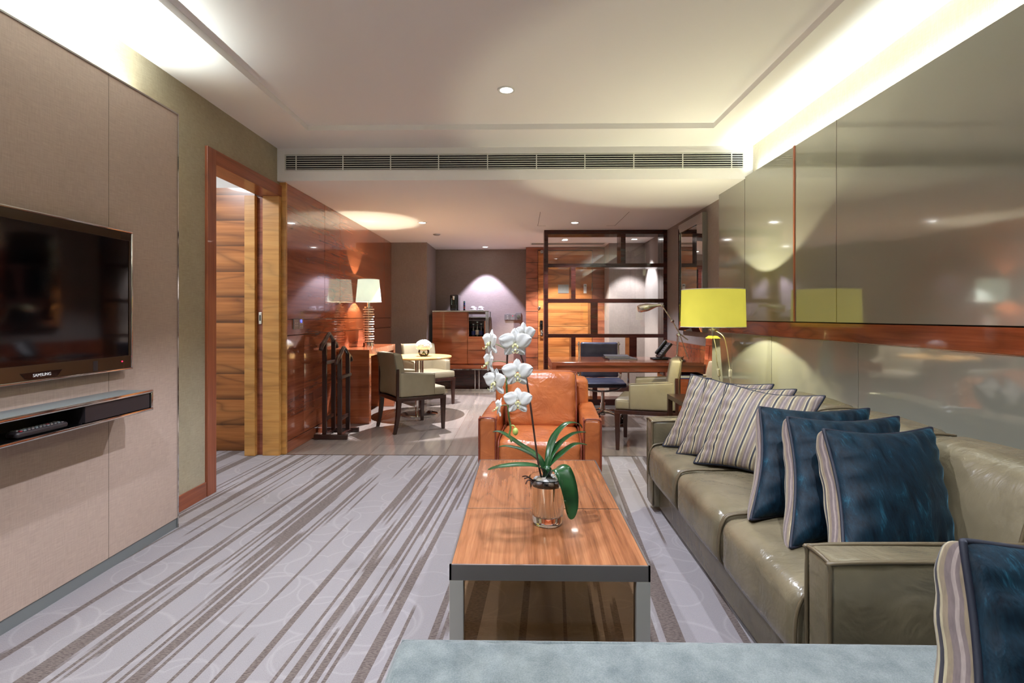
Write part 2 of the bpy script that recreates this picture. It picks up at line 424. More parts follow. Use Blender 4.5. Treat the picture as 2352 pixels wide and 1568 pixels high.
def softbox(bm, x0, x1, y0, y1, z0, z1, r=0.04, n=14, fn=None):
    """rounded box with a fine grid; fn(p, q) may move each point (q in -1..1)"""
    c = Vector(((x0+x1)/2, (y0+y1)/2, (z0+z1)/2)); h = Vector(((x1-x0)/2, (y1-y0)/2, (z1-z0)/2))
    r = min(r, min(h)*0.98)
    def axis(a):
        inner = a-r; k = max(2, int(n*inner/max(h)))
        e = [-a, -a+0.25*r, -a+0.6*r]; m = [-inner+2*inner*i/k for i in range(k+1)]
        return e+m+[-v for v in e[::-1]]
    ax = [axis(h[i]) for i in range(3)]
    t = bmesh.new(); cache = {}
    def V(p):
        key = tuple(round(v, 5) for v in p)
        if key not in cache:
            q = Vector([max(-(h[i]-r), min(h[i]-r, p[i])) for i in range(3)]); d = Vector(p)-q
            if d.length > 1e-9: d = d.normalized()*r
            w = q+d
            if fn: w = Vector(fn(w, Vector([w[i]/h[i] for i in range(3)])))
            cache[key] = t.verts.new(c+w)
        return cache[key]
    for i in range(3):
        j, k = (i+1) % 3, (i+2) % 3
        for s in (-1, 1):
            for a in range(len(ax[j])-1):
                for b in range(len(ax[k])-1):
                    quad = []
                    for (u, v) in ((a, b), (a+1, b), (a+1, b+1), (a, b+1)):
                        p = [0, 0, 0]; p[i] = s*h[i]; p[j] = ax[j][u]; p[k] = ax[k][v]; quad.append(V(p))
                    if len(set(quad)) < 4: continue
                    try: t.faces.new(quad if s > 0 else quad[::-1])
                    except ValueError: pass
    return merge(bm, t)

def obj(name, bm, mat, parent=None, smooth=None, w=False):
    """link a mesh; w=True: vertices are in world space and get shifted under the parent's base"""
    if w and parent is not None: bmesh.ops.translate(bm, vec=-WLOC(parent), verts=bm.verts)
    me = bpy.data.meshes.new(name); bm.to_mesh(me); bm.free()
    me.materials.append(mat)
    if smooth is not None:
        me.polygons.foreach_set('use_smooth', [True]*len(me.polygons))
        if smooth < 180: me.set_sharp_from_angle(angle=R(smooth))
    o = bpy.data.objects.new(name, me); COL.objects.link(o)
    if parent is not None: o.parent = parent
    return o
def WLOC(o):
    v = Vector((0, 0, 0))
    while o is not None: v = v+o.location; o = o.parent
    return v
def tag(o, label=None, cat=None, group=None, kind=None):
    if label: o['label'] = label
    if cat: o['category'] = cat
    if group: o['group'] = group
    if kind: o['kind'] = kind
    return o
def thing(name, label, cat, loc=(0, 0, 0), rotz=0.0, group=None):
    o = bpy.data.objects.new(name, None); COL.objects.link(o)
    o.empty_display_size = 0.1; o.location = loc; o.rotation_euler = (0, 0, rotz)
    return tag(o, label, cat, group)
def struct(name, bm, mat, smooth=None):
    return tag(obj(name, bm, mat, None, smooth), kind='structure')
def sroot(name, loc=(0, 0, 0)):
    o = bpy.data.objects.new(name, None); COL.objects.link(o); o.location = loc
    return tag(o, kind='structure')
def dup(root, loc, rot=None, label=None, name=None):
    r = root.copy(); COL.objects.link(r); r.location = loc
    if rot is not None: r.rotation_euler = rot
    if label: r['label'] = label
    for ch in list(root.children):
        c = ch.copy(); COL.objects.link(c); c.parent = r
        for g in list(ch.children):
            d = g.copy(); COL.objects.link(d); d.parent = c
    return r
def text(name, body, size, mat, parent, matrix, extrude=0.0005):
    cu = bpy.data.curves.new(name, 'FONT'); cu.body = body; cu.size = size; cu.extrude = extrude; cu.align_x = 'CENTER'; cu.align_y = 'CENTER'
    tmp = bpy.data.objects.new(name, cu); COL.objects.link(tmp)
    dg = bpy.context.evaluated_depsgraph_get()
    me = bpy.data.meshes.new_from_object(tmp.evaluated_get(dg))
    bpy.data.objects.remove(tmp)
    me.transform(matrix); me.materials.clear(); me.materials.append(mat)
    o = bpy.data.objects.new(name, me); COL.objects.link(o); o.parent = parent
    return o

# ================================================================== THE ROOM
XL, XR, ZC, ZL = -2.10, 1.97, 2.645, 2.365      # left wall, right wall, main ceiling, low ceiling
YS, YREAR = 4.39, -2.4                           # soffit, wall behind the camera

bm = new(); box(bm, -3.9, 2.1, -2.5, 4.42, -0.1, 0.0); box(bm, -3.9, -2.11, 4.42, 4.7, -0.1, 0.0); struct('floor_carpet', bm, M['carpet'])
bm = new(); box(bm, -2.11, 2.1, 4.42, 9.2, -0.1, -0.002); struct('floor_stone', bm, M['stone'])
bm = new(); box(bm, XL, XR, 4.412, 4.424, -0.02, 0.002); struct('trim_1', bm, M['steel'])

# main ceiling with a recessed tray (four borders and the raised centre)
bm = new()
tx0, tx1, ty0, ty1 = -1.66, 1.48, -1.9, 3.975
box(bm, -2.3, tx0, -2.5, YS+0.02, ZC, ZC+0.2); box(bm, tx1, 2.1, -2.5, YS+0.02, ZC, ZC+0.2)
box(bm, tx0, tx1, ty1, YS+0.02, ZC, ZC+0.2); box(bm, tx0, tx1, -2.5, ty0, ZC, ZC+0.2)
box(bm, tx0, tx1, ty0, ty1, ZC+0.042, ZC+0.2)
struct('ceiling', bm, M['ceiling'])
bm = new(); box(bm, -2.3, 2.1, YS, 9.2, ZL, ZC+0.2); struct('ceiling_low', bm, M['ceiling'])
# access hatch outline on the low ceiling
bm = new()
for (a, b, c, d) in ((0.215, 0.219, 5.75, 6.64), (1.206, 1.210, 5.75, 6.64), (0.215, 0.32, 6.636, 6.64), (1.1, 1.21, 6.636, 6.64)): box(bm, a, b, c, d, ZL-0.001, ZL+0.01)
struct('trim_2', bm, M['groove'])

# left wall with the doorway (3.47 .. 4.40)
bm = new()
box(bm, XL-0.15, XL, -2.5, 3.43, 0, ZC); box(bm, XL-0.15, XL, 3.43, 4.40, 2.28, ZC); box(bm, XL-0.03, XL, 4.40, 4.47, 2.28, ZC)
struct('wall_left', bm, M['wall_left'])
bm = new(); box(bm, XL, XL+0.014, 2.2, 3.375, 0.0, 0.10, 0.003); struct('baseboard_left', bm, M['wood_trim_x'])
# right wall
bm = new(); box(bm, XR, XR+0.13, -2.5, 9.2, 0, ZC+0.1); struct('wall_right', bm, M['wall_grey'])
bm = new(); box(bm, XR-0.004, XR, -2.4, YS, 2.345, ZC); struct('wall_right_upper', bm, M['wall_left'])
# far wall and the pillar in its corner
bm = new(); box(bm, -2.1, 2.1, 8.95, 9.1, 0, ZL); struct('wall_back', bm, M['wall_grey'])
bm = new(); box(bm, -2.1, -1.487, 8.09, 8.95, 0, ZL); struct('pillar', bm, M['wall_grey'])
# wall behind the camera
bm = new(); box(bm, -2.2, 2.05, YREAR-0.12, YREAR, 0, ZC); struct('wall_front', bm, M['white'])

# cloth-covered panel that carries the television
bm = new(); box(bm, -1.985, -1.95, -2.0, 2.885, 0.055, 2.345, 0.003); struct('wall_panel', bm, M['panel_fabric'])
bm = new(); box(bm, -1.956, -1.9497, 2.3955, 2.397, 0.055, 2.345); box(bm, -1.956, -1.9497, 0.9, 0.9015, 0.055, 2.345); struct('trim_3', bm, M['groove'])
bm = new(); box(bm, -1.965, -1.946, 2.880, 2.889, 0.0, 2.35); box(bm, -1.965, -1.9465, -2.0, 2.889, 2.342, 2.35); struct('trim_4', bm, M['chrome'])
bm = new(); box(bm, -1.985, -1.955, -2.0, 2.882, 0.0, 0.055); struct('baseboard_panel', bm, M['plinth'])

# doorway on the left: casing, pocket, sliding leaf edge, teak panel beyond
d1 = sroot('door_1')
def cas(name, a, mat): bm = new(); box(bm, *a, 0.003); return obj(name, bm, mat, d1)
cas('jamb', (XL-0.16, XL+0.018, 3.378, 3.478, 0.0, 2.335), M['wood_trim'])
cas('head', (XL-0.16, XL+0.018, 3.478, 4.475, 2.235, 2.335), M['wood_trim_x'])
cas('jamb', (XL-0.125, XL+0.018, 4.385, 4.43, 0.0, 2.235), M['wood_gold'])
cas('pocket', (XL-0.185, XL-0.125, 4.41, 4.47, 0.0, 2.235), M['wood_entry2'])
lf = cas('door_leaf', (XL-0.275, XL-0.185, 4.37, 4.50, 0.0, 2.235), M['wood_gold'])
bm = new(); box(bm, XL-0.170, XL-0.140, 4.402, 4.412, 1.13, 1.235, 0.004); obj('latch_plate', bm, M['brass'], d1)
bm = new(); box(bm, XL-0.160, XL-0.150, 4.400, 4.405, 1.16, 1.21); obj('latch_slot', bm, M['black_matte'], d1)
bm = new(); box(bm, XL-0.08, XL-0.04, 3.476, 3.481, 1.16, 1.22, 0.003); obj('strike_plate', bm, M['steel'], d1)
bm = new(); box(bm, -3.7, XL-0.275, 4.54, 4.6, 0.0, 2.345); struct('wall_bedroom_panel', bm, M['wood_leaf'])
bm = new(); box(bm, -3.75, -3.7, 2.2, 4.7, 0, 2.8); box(bm, -3.7, XL-0.15, 2.2, 2.25, 0, 2.8); box(bm, -3.7, -2.25, 4.6, 4.65, 0, 2.8); struct('wall_bedroom', bm, M['white'])
bm = new(); box(bm, -3.75, XL-0.15, 2.2, 4.7, 2.72, 2.8); struct('ceiling_bedroom', bm, M['ceiling'])

# glossy rosewood wall on the left of the rear room
bm = new()
xw = -2.05
box(bm, XL-0.2, xw-0.012, 4.44, 8.95, 0, ZL); struct('wall_wood_backing', bm, M['groove']); bm = new()
ys = [4.46, 5.334, 5.787, 7.66, 8.09]
for a, b in zip(ys, ys[1:]): box(bm, xw-0.02, xw, a+0.0025, b-0.0025, 1.176, ZL-0.002, 0.001)
box(bm, xw-0.02, xw, 4.463, 8.09, 1.032, 1.171, 0.001)
yl = [4.46, 4.82, 5.40, 5.95, 8.09]
for a, b in zip(yl, yl[1:]): box(bm, xw-0.02, xw, a+0.004, b-0.004, 0.104, 1.026, 0.001)
box(bm, xw-0.02, xw+0.002, 4.463, 8.09, 0.0, 0.098, 0.001)
struct('wall_wood', bm, M['wood_wall'])
bm = new(); box(bm, xw-0.09, xw+0.004, 4.436, 4.464, 0.0, ZL, 0.002); struct('trim_5', bm, M['wood_gold'])

# lacquered glass panels on the right wall, rosewood rail between them
gw = 0.0
bm = new(); xg0, xg1 = 1.90, 1.93
ug = [-2.3, -0.5, 1.25, 3.13, 3.605, 4.398, 4.969]
for a, b in zip(ug, ug[1:]): box(bm, xg0, xg1, a+0.002, b-0.002, 1.162, 2.382, 0.0015)
struct('wall_glass_upper', bm, M['glass_wall'])
bm = new()
lg = [-2.3, -0.4, 1.3, 2.93, 3.93, 4.66, 4.969]
for a, b in zip(lg, lg[1:]): box(bm, xg0, xg1, a+0.002, b-0.002, 0.0, 1.048, 0.0015)
struct('wall_glass_lower', bm, M['glass_wall'])
bm = new(); box(bm, 1.93, XR, -2.3, 4.965, 0, 2.34); struct('wall_glass_backing', bm, M['groove'])
bm = new(); box(bm, 1.902, 1.93, -2.3, 4.965, 1.052, 1.156); struct('trim_6', bm, M['wood_band'])
bm = new(); box(bm, 1.893, 1.902, 3.592, 3.610, 1.162, 2.384, 0.002); struct('trim_7', bm, M['wood_trim'])
bm = new(); box(bm, 1.898, 1.904, -2.3, 4.968, 1.0475, 1.0515); box(bm, 1.8985, 1.904, 3.1285, 3.1315, 1.162, 2.382); box(bm, 1.8985, 1.904, 4.3965, 4.3995, 1.162, 2.382); struct('trim_8', bm, M['steel'])

# entry: teak wall with the front door, grey return
bm = new(); box(bm, 0.085, 0.285, 8.66, 8.95, 0, ZL-0.005); box(bm, 1.20, 1.403, 8.66, 8.95, 0, ZL-0.005); box(bm, 0.285, 1.20, 8.66, 8.95, 2.31, ZL-0.005); struct('wall_entry', bm, M['wood_entry2'])
bm = new()
for z in (0.5, 0.83, 1.0, 1.28, 1.62, 1.83, 2.1): box(bm, 0.086, 0.284, 8.657, 8.661, z, z+0.006)
struct('trim_9', bm, M['groove'])
bm = new(); box(bm, 1.403, XR, 8.21, 8.95, 0, ZL); struct('wall_entry_return', bm, M['wall_grey'])
d2 = sroot('door_2')
bm = new(); 
for z0, z1 in ((0.0, 0.87), (0.876, 1.026), (1.032, 2.30)): box(bm, 0.29, 1.195, 8.67, 8.72, z0, z1, 0.001)
obj('door_leaf', bm, M['wood_entry'], d2)
bm = new(); lathe(bm, [(0.026, 0), (0.026, 0.012), (0.018, 0.016), (0.0, 0.017)], 0, 0, 20)
bmesh.ops.transform(bm, matrix=Matrix.Translation((0.305, 8.67, 1.339)) @ Matrix.Rotation(R(90), 4, 'X'), verts=bm.verts); obj('security_latch', bm, M['chrome'], d2, 40)
bm = new(); box(bm, 0.322, 0.37, 8.645, 8.672, 0.975, 1.13, 0.006); obj('card_reader', bm, M['black'], d2, 40)
bm = new(); box(bm, 0.33, 0.375, 8.655, 8.672, 0.88, 0.968, 0.006); tube(bm, [(0.352, 8.66, 0.925), (0.352, 8.61, 0.925), (0.46, 8.605, 0.925)], 0.01, 8); obj('door_handle', bm, M['chrome'], d2, 40)
bm = new(); lathe(bm, [(0.03, 0), (0.03, 0.012), (0.012, 0.014), (0.0, 0.01)], 0, 0, 20)
bmesh.ops.transform(bm, matrix=Matrix.Translation((0.354, 8.67, 2.285)) @ Matrix.Rotation(R(90), 4, 'X'), verts=bm.verts); obj('door_viewer', bm, M['steel'], d2, 40)
bm = new(); box(bm, 1.186, 1.2, 8.655, 8.672, 1.62, 1.76, 0.002); box(bm, 1.186, 1.2, 8.655, 8.672, 2.0, 2.08, 0.002); obj('hinge', bm, M['steel'], d2)
bm = new(); box(bm, xg1+0.03, XR-0.001, 4.99, 6.9, 0.0, 0.0001); bm.free()
bm = new(); box(bm, XR-0.012, XR, 7.25, 8.21, 0.0, 0.09); box(bm, 1.403, XR-0.012, 8.198, 8.21, 0.0, 0.09); struct('baseboard_entry', bm, M['wood_screen'])

# ================================================================== VENT, DOWNLIGHTS, SMALL WALL FITTINGS
v = thing('air_vent', 'long white slatted air vent across the ceiling drop', 'vent', (-0.07, YS, 2.52))
bm = new(); box(bm, -2.02, 1.875, YS-0.004, YS+0.0, 2.452, 2.585); obj('backing', bm, M['vent_dark'], v, w=True)
bm = new()
for (a, b, c, d) in ((-2.03, 1.885, 2.448, 2.454), (-2.03, 1.885, 2.583, 2.589), (-2.03, -2.022, 2.454, 2.583), (1.877, 1.885, 2.454, 2.583)): box(bm, a, b, YS-0.016, YS, c, d)
obj('frame', bm, M['white'], v, w=True)
for i in range(7):
    z = 2.463+i*0.0187
    bm = new(); hexa(bm, [(-2.02, YS-0.014, z-0.003), (1.876, YS-0.014, z-0.003), (1.876, YS-0.002, z+0.003), (-2.02, YS-0.002, z+0.003)],
                     [(-2.02, YS-0.014, z+0.002), (1.876, YS-0.014, z+0.002), (1.876, YS-0.002, z+0.008), (-2.02, YS-0.002, z+0.008)])
    obj('slat', bm, M['white'], v, w=True)
for x in (-1.929, -1.525, -1.115, -0.703, -0.285, 0.132, 0.543, 0.957, 1.37, 1.781):
    bm = new(); box(bm, x-0.004, x+0.004, YS-0.017, YS-0.012, 2.454, 2.583); obj('divider', bm, M['white'], v, w=True)

def downlight(x, y, z, label, energy, size=100, color=(1.0, 0.95, 0.9), blend=0.35, rot=(0, 0, 0), rad=0.025):
    t = thing('ceiling_light', label, 'light', (x, y, z), 0, 'recessed ceiling downlights')
    bm = new(); lathe(bm, [(0.042, -0.004), (0.056, -0.006), (0.058, 0.0)], 0, 0, 28, cap=False); obj('trim_ring', bm, M['white'], t, 60)
    bm = new(); lathe(bm, [(0.0, -0.003), (0.042, -0.003), (0.042, 0.0), (0.0, 0.0)], 0, 0, 28, cap=False); obj('lens', bm, M['spot'], t)
    light('spot_light', 'SPOT', (x, y, z-0.02), energy, color, rot, spot_size=R(size), spot_blend=blend, shadow_soft_size=rad)
    return t
downlight(-0.096, 3.375, ZC+0.042, 'round downlight in the raised main ceiling above the orange armchair', 112, 105, (.84, .88, 1))
downlight(-0.10, 2.03, ZC+0.042, 'round downlight in the raised ceiling straight above the orchid', 96, 105, (.84, .88, 1))
downlight(0.9, 0.9, ZC+0.042, 'round downlight in the raised ceiling above the grey bench', 84, 110, (.84, .89, 1))  # unseen downlight, added for broad fill light
downlight(-0.9, 0.6, ZC+0.042, 'round downlight in the raised ceiling nearest the television wall', 92, 110, (.84, .89, 1))  # another unseen lamp, added to fill the near half of the room
downlight(-1.228, 6.373, ZL, 'round downlight in the low ceiling right above the round table', 440, 66, (.92, .92, 1), 0.12, rad=0.012)
downlight(0.669, 6.407, ZL, 'round downlight in the low ceiling in front of the open screen', 110, 105, (.84, .88, 1))
downlight(1.714, 7.798, ZL, 'round downlight behind the screen beside the grey corner', 130, 80, (0.95, 0.96, 1.0))
downlight(0.668, 7.868, ZL, 'round downlight behind the screen before the entry door', 230, 105, (1, 0.95, 0.88))
downlight(-0.60, 8.62, ZL, 'round downlight close to the mauve wall above the minibar cabinet', 170, 76, (0.80, 0.76, 1.0), 0.25)
light('bedroom_light', 'AREA', (-3.0, 3.5, 2.6), 22, (0.9, 0.93, 1.0), (0, 0, 0), shape='DISK', size=0.4)
t = thing('smoke_detector', 'flat round grey smoke detector on the low ceiling near the pillar', 'smoke detector', (-1.2, 7.292, ZL))
bm = new(); lathe(bm, [(0.0, -0.016), (0.04, -0.014), (0.055, 0.0)], 0, 0, 24, cap=False); obj('cover', bm, M['plate_metal'], t, 40)
t = thing('ceiling_grille', 'pale linear air grille in the low ceiling before the entry door', 'vent', (0.78, 8.25, ZL))
bm = new(); box(bm, 0.15, 1.35, 8.15, 8.38, ZL-0.004, ZL, 0.001); obj('frame', bm, M['white'], t, w=True)
bm = new()
for i in range(5): box(bm, 0.17, 1.33, 8.17+i*0.04, 8.19+i*0.04, ZL-0.0055, ZL-0.0035)
obj('slots', bm, M['plinth'], t, w=True)

# switch plates
t = thing('wall_switch', 'double grey switch plate with a blue lit key on the glossy wood wall', 'switch', (xw, 4.68, 1.128))
for k, y in enumerate((4.583, 4.682)):
    bm = new(); box(bm, xw, xw+0.012, y, y+0.095, 1.082, 1.174, 0.003); p = obj('plate', bm, M['plate_metal'], t, w=True)
    bm = new()
    for zz in ((1.105, 1.128) if k else (1.11, 1.135)):
        for yy in (0.024, 0.058): box(bm, xw+0.011, xw+0.0145, y+yy, y+yy+0.014, zz, zz+0.007)
    obj('button', bm, M['white'], p, w=True)
bm = new(); lathe(bm, [(0.0, 0.0), (0.014, 0.0), (0.014, 0.003), (0.0, 0.003)], 0, 0, 16, cap=False)
bmesh.ops.transform(bm, matrix=Matrix.Translation((xw+0.012, 4.73, 1.155)) @ Matrix.Rotation(R(90), 4, 'Y'), verts=bm.verts); obj('lit_key', bm, M['blue_led'], t, w=True)
t = thing('thermostat_panel', 'grey switch and thermostat plate on the mauve back wall', 'switch', (-0.14, 8.95, 1.18))
for k, (a, b) in enumerate(((-0.285, -0.19), (-0.188, -0.095), (-0.093, 0.003))):
    bm = new(); box(bm, a, b, 8.935, 8.95, 1.135, 1.238 if k < 2 else 1.262, 0.003); obj('plate', bm, M['plate_metal'], t, w=True)
bm = new(); lathe(bm, [(0.034, 0), (0.032, 0.014), (0.0, 0.015)], 0, 0, 24)
bmesh.ops.transform(bm, matrix=Matrix.Translation((-0.045, 8.936, 1.19)) @ Matrix.Rotation(R(90), 4, 'X'), verts=bm.verts); obj('dial', bm, M['steel'], t, 40, w=True)
for z in (1.165, 1.2):
    bm = new(); box(bm, -0.245, -0.225, 8.931, 8.937, z, z+0.007); obj('button', bm, M['white'], t, w=True)
bm = new(); box(bm, -0.148, -0.138, 8.931, 8.937, 1.2, 1.21); obj('indicator', bm, M['red_led'], t, w=True)
t = thing('door_notice', 'small steel notice plate on the teak entry door', 'sign', (0.715, 8.67, 1.66))
bm = new(); box(bm, 0.624, 0.806, 8.662, 8.67, 1.587, 1.733, 0.002); obj('plate', bm, M['plate_metal'], t, w=True)
for i, (a, b) in enumerate(((0.645, 0.67), (0.70, 0.72), (0.755, 0.775))):
    bm = new()
    for k in range(3): box(bm, a, b, 8.6605, 8.6625, 1.69-k*0.018, 1.694-k*0.018)
    obj('markings', bm, M['plinth'], t, w=True)
t = thing('door_card', 'narrow white card fixed to the entry door', 'sign', (1.08, 8.67, 1.66))
bm = new(); box(bm, 1.054, 1.104, 8.664, 8.67, 1.587, 1.74, 0.001); obj('card', bm, M['paper'], t, w=True)  # plain white rectangle with a steel strip near its top
bm = new(); box(bm, 1.06, 1.098, 8.6625, 8.6645, 1.70, 1.73); obj('clip', bm, M['steel'], t, w=True)

# ================================================================== TELEVISION, WALL SHELF, REMOTE
t = thing('television', 'large flat black television with a chrome edge on the taupe panel', 'television', (-1.95, 1.985, 0.942))
ty_a, ty_b, tz_a, tz_b = 1.46, 2.482, 0.942, 1.612
bm = new(); box(bm, -1.95, -1.908, ty_a+0.006, ty_b-0.006, tz_a+0.006, tz_b-0.006, 0.004); obj('casing', bm, M['black'], t, 40, w=True)
bm = new()
for a in ((ty_a, ty_b, tz_a, tz_a+0.009), (ty_a, ty_b, tz_b-0.009, tz_b), (ty_a, ty_a+0.009, tz_a+0.009, tz_b-0.009), (ty_b-0.009, ty_b, tz_a+0.009, tz_b-0.009)): box(bm, -1.93, -1.898, *a, 0.0025)
obj('chrome_edge', bm, M['chrome'], t, 40, w=True)
bm = new()
for a in ((ty_a+0.009, ty_b-0.009, tz_a+0.009, tz_a+0.068), (ty_a+0.009, ty_b-0.009, tz_b-0.048, tz_b-0.009), (ty_a+0.009, ty_a+0.022, tz_a+0.068, tz_b-0.048), (ty_b-0.022, ty_b-0.009, tz_a+0.068, tz_b-0.048)): box(bm, -1.909, -1.901, *a, 0.001)
obj('bezel', bm, M['bezel'], t, w=True)
bm = new(); box(bm, -1.909, -1.904, ty_a+0.022, ty_b-0.022, tz_a+0.068, tz_b-0.048); obj('screen', bm, M['screen_glass'], t, w=True)
bm = new(); prism(bm, [(1.915, 0.981), (2.095, 0.981), (2.075, 0.958), (2.06, 0.955), (1.95, 0.955), (1.935, 0.958)], 'x', -1.902, -1.899, 0.0006); obj('badge', bm, M['black'], t, w=True)
lm = Matrix(((0, 0, 1, -0.0), (1, 0, 0, 0), (0, 1, 0, 0), (0, 0, 0, 1)))
text('badge_lettering', 'SAMSUNG', 0.017, M['paper'], t, Matrix.Translation(Vector((-1.8985, 2.005, 0.968))-Vector((-1.95, 1.985, 0.942))) @ lm)
bm = new(); ball(bm, (-1.9, 2.415, 0.985), 0.004, 1); obj('standby_light', bm, M['red_led'], t, w=True)
bm = new(); box(bm, -1.9015, -1.9, 2.25, 2.275, 0.955, 1.0); obj('sensor_window', bm, M['plastic_dark'], t, w=True)

t = thing('wall_shelf', 'long wall-hung grey media shelf with chrome edges below the television', 'shelf', (-1.95, 1.6, 0.748))
sa, sb = 0.75, 2.455
bm = new(); box(bm, -1.95, -1.79, sa, sb, 0.835, 0.843, 0.001); box(bm, -1.95, -1.79, sa, sb, 0.750, 0.758, 0.001); box(bm, -1.95, -1.79, sb-0.01, sb-0.001, 0.758, 0.835); box(bm, -1.95, -1.79, sa, sa+0.01, 0.758, 0.835)
obj('carcass', bm, M['plinth'], t, w=True)
bm = new(); box(bm, -1.949, -1.944, sa+0.01, sb-0.01, 0.758, 0.835); obj('back_panel', bm, M['black_matte'], t, w=True)
bm = new(); box(bm, -1.944, -1.795, 1.0, sb-0.01, 0.758, 0.7595); obj('inner_floor', bm, M['black'], t, w=True)
bm = new()
for a in ((sa, sb, 0.832, 0.846), (sa, sb, 0.747, 0.760), (sb-0.012, sb, 0.760, 0.832), (sa, sa+0.012, 0.76, 0.832)): box(bm, -1.792, -1.778, *a, 0.002)
obj('chrome_edge', bm, M['chrome'], t, 40, w=True)
bm = new(); box(bm, -1.80, -1.785, 2.074, sb-0.016, 0.762, 0.830, 0.001); box(bm, -1.94, -1.80, 2.074, 2.08, 0.76, 0.83); obj('drawer', bm, M['plastic_dark'], t, w=True)

t = thing('remote_control', 'dark remote control with pale buttons lying in the wall shelf', 'remote control', (-1.815, 1.905, 0.7597))
bm = new(); softbox(bm, -1.843, -1.795, 1.80, 2.01, 0.7605, 0.784, 0.01, 8); obj('body', bm, M['plastic_dark'], t, 180, w=True)
for i in range(12):
    for j in range(3):
        bm = new(); box(bm, -1.838+j*0.0145, -1.828+j*0.0145, 1.815+i*0.0152, 1.824+i*0.0152, 0.783, 0.787, 0.001)
        obj('button', bm, M['red_key'] if (i, j) in ((0, 2), (8, 1)) else (M['plate_metal'] if (i+j) % 3 else M['bench']), t, w=True)

# ================================================================== SOFA
sx0, sx1, sy0, sy1 = 0.80, 1.72, 1.345, 3.275
t = thing('sofa', 'long olive grey leather three-seat sofa against the glass wall', 'sofa', (1.3, 2.31, 0))
bm = new(); box(bm, 0.842, 1.80, sy0+0.12, sy1-0.12, 0.03, 0.27, 0.01); obj('base', bm, M['sofa'], t, 40, w=True)
def wob(amp, f, ph=0):
    return lambda p, q: p+Vector((noise.noise(p*f+Vector((ph, 0, 0))), noise.noise(p*f+Vector((9, ph, 0))), noise.noise(p*f+Vector((0, 5, ph)))))*amp
for (a, b) in ((sy0, sy0+0.115), (sy1-0.13, sy1)):
    bm = new(); softbox(bm, sx0, 1.78, a, b, 0.03, 0.562, 0.022, 10, wob(0.004, 6, a)); ar = obj('arm', bm, M['sofa'], t, 180, w=True)
    for yy in (a+0.004, b-0.004):
        bm = new(); tube(bm, [(sx0+0.006, yy, 0.05), (sx0+0.002, yy, 0.3), (sx0+0.004, yy, 0.53), (sx0+0.02, yy, 0.557), (sx0+0.3, yy, 0.563), (1.45, yy, 0.563)], 0.006, 6, smooth=4); obj('piping', bm, M['sofa_pipe'], ar, 180, w=True)
    bm = new(); tube(bm, [(sx0+0.004, a+0.004, 0.556), (sx0+0.0, (a+b)/2, 0.563), (sx0+0.004, b-0.004, 0.556)], 0.006, 6, smooth=4)
    obj('piping', bm, M['sofa_pipe'], ar, 180, w=True)
seg = [sy0+0.115, 2.03, 2.60, sy1-0.13]
for i, (a, b) in enumerate(zip(seg, seg[1:])):
    def sf(p, q, i=i):
        w = noise.noise(p*5+Vector((i*7, 0, 0)))*0.008
        top = max(0, q.z)
        ed = max(abs(q.y), 0)**10
        crease = 0.005*math.sin(q.x*26+i)*ed*top
        drop = -0.02*max(0, -q.x-0.45)*max(0, q.z)
        return p+Vector((-0.006*(1-q.y*q.y)*(q.x < 0), 0, (0.02*(1-q.x*q.x)*(1-q.y*q.y)*top)+w*top+crease+drop))
    bm = new(); softbox(bm, 0.775, 1.52, a+0.003, b-0.003, 0.205, 0.432, 0.055, 26, sf); sc_ = obj('seat_cushion', bm, M['sofa'], t, 180, w=True)
    for yy in (a+0.006, b-0.006):
        bm = new(); tube(bm, [(0.81, yy, 0.215), (0.778, yy, 0.25), (0.776, yy, 0.33), (0.79, yy, 0.39), (0.83, yy, 0.424), (1.0, yy, 0.43), (1.45, yy, 0.43)], 0.0055, 6, smooth=4); obj('piping', bm, M['sofa_pipe'], sc_, 180, w=True)
bm = new(); box(bm, 1.66, 1.85, sy0, sy1, 0.03, 0.64, 0.03, 3); obj('back_frame', bm, M['sofa'], t, 40, w=True)
for i, (a, b) in enumerate(zip(seg, seg[1:])):
    def bf(p, q, i=i):
        lean = 0.16*(q.z*0.5)
        w = noise.noise(p*6+Vector((i*5, 3, 0)))*0.008
        puff = -0.02*(1-q.z*q.z)*(1-q.y*q.y)*(q.x < 0)
        ed = max(abs(q.y), 0)**8
        fold = 0.006*math.sin(q.z*16+i*2)*ed*(q.x < 0.3)
        return p+Vector((lean+puff+w+fold, 0, 0.012*(1-q.y*q.y)*max(0, q.z)))
    bm = new(); softbox(bm, 1.44, 1.66, a-0.05*(i == 0)+0.003, b+0.05*(i == 2)-0.003, 0.41, 0.742, 0.065, 22, bf); bc = obj('back_cushion', bm, M['sofa'], t, 180, w=True)
    for yy in (a+0.004, b-0.004):
        bm = new(); tube(bm, [(1.375, yy, 0.45), (1.41, yy, 0.60), (1.45, yy, 0.70), (1.505, yy, 0.733), (1.62, yy, 0.742), (1.69, yy, 0.735)], 0.0055, 6, smooth=4); obj('piping', bm, M['sofa_pipe'], bc, 180, w=True)

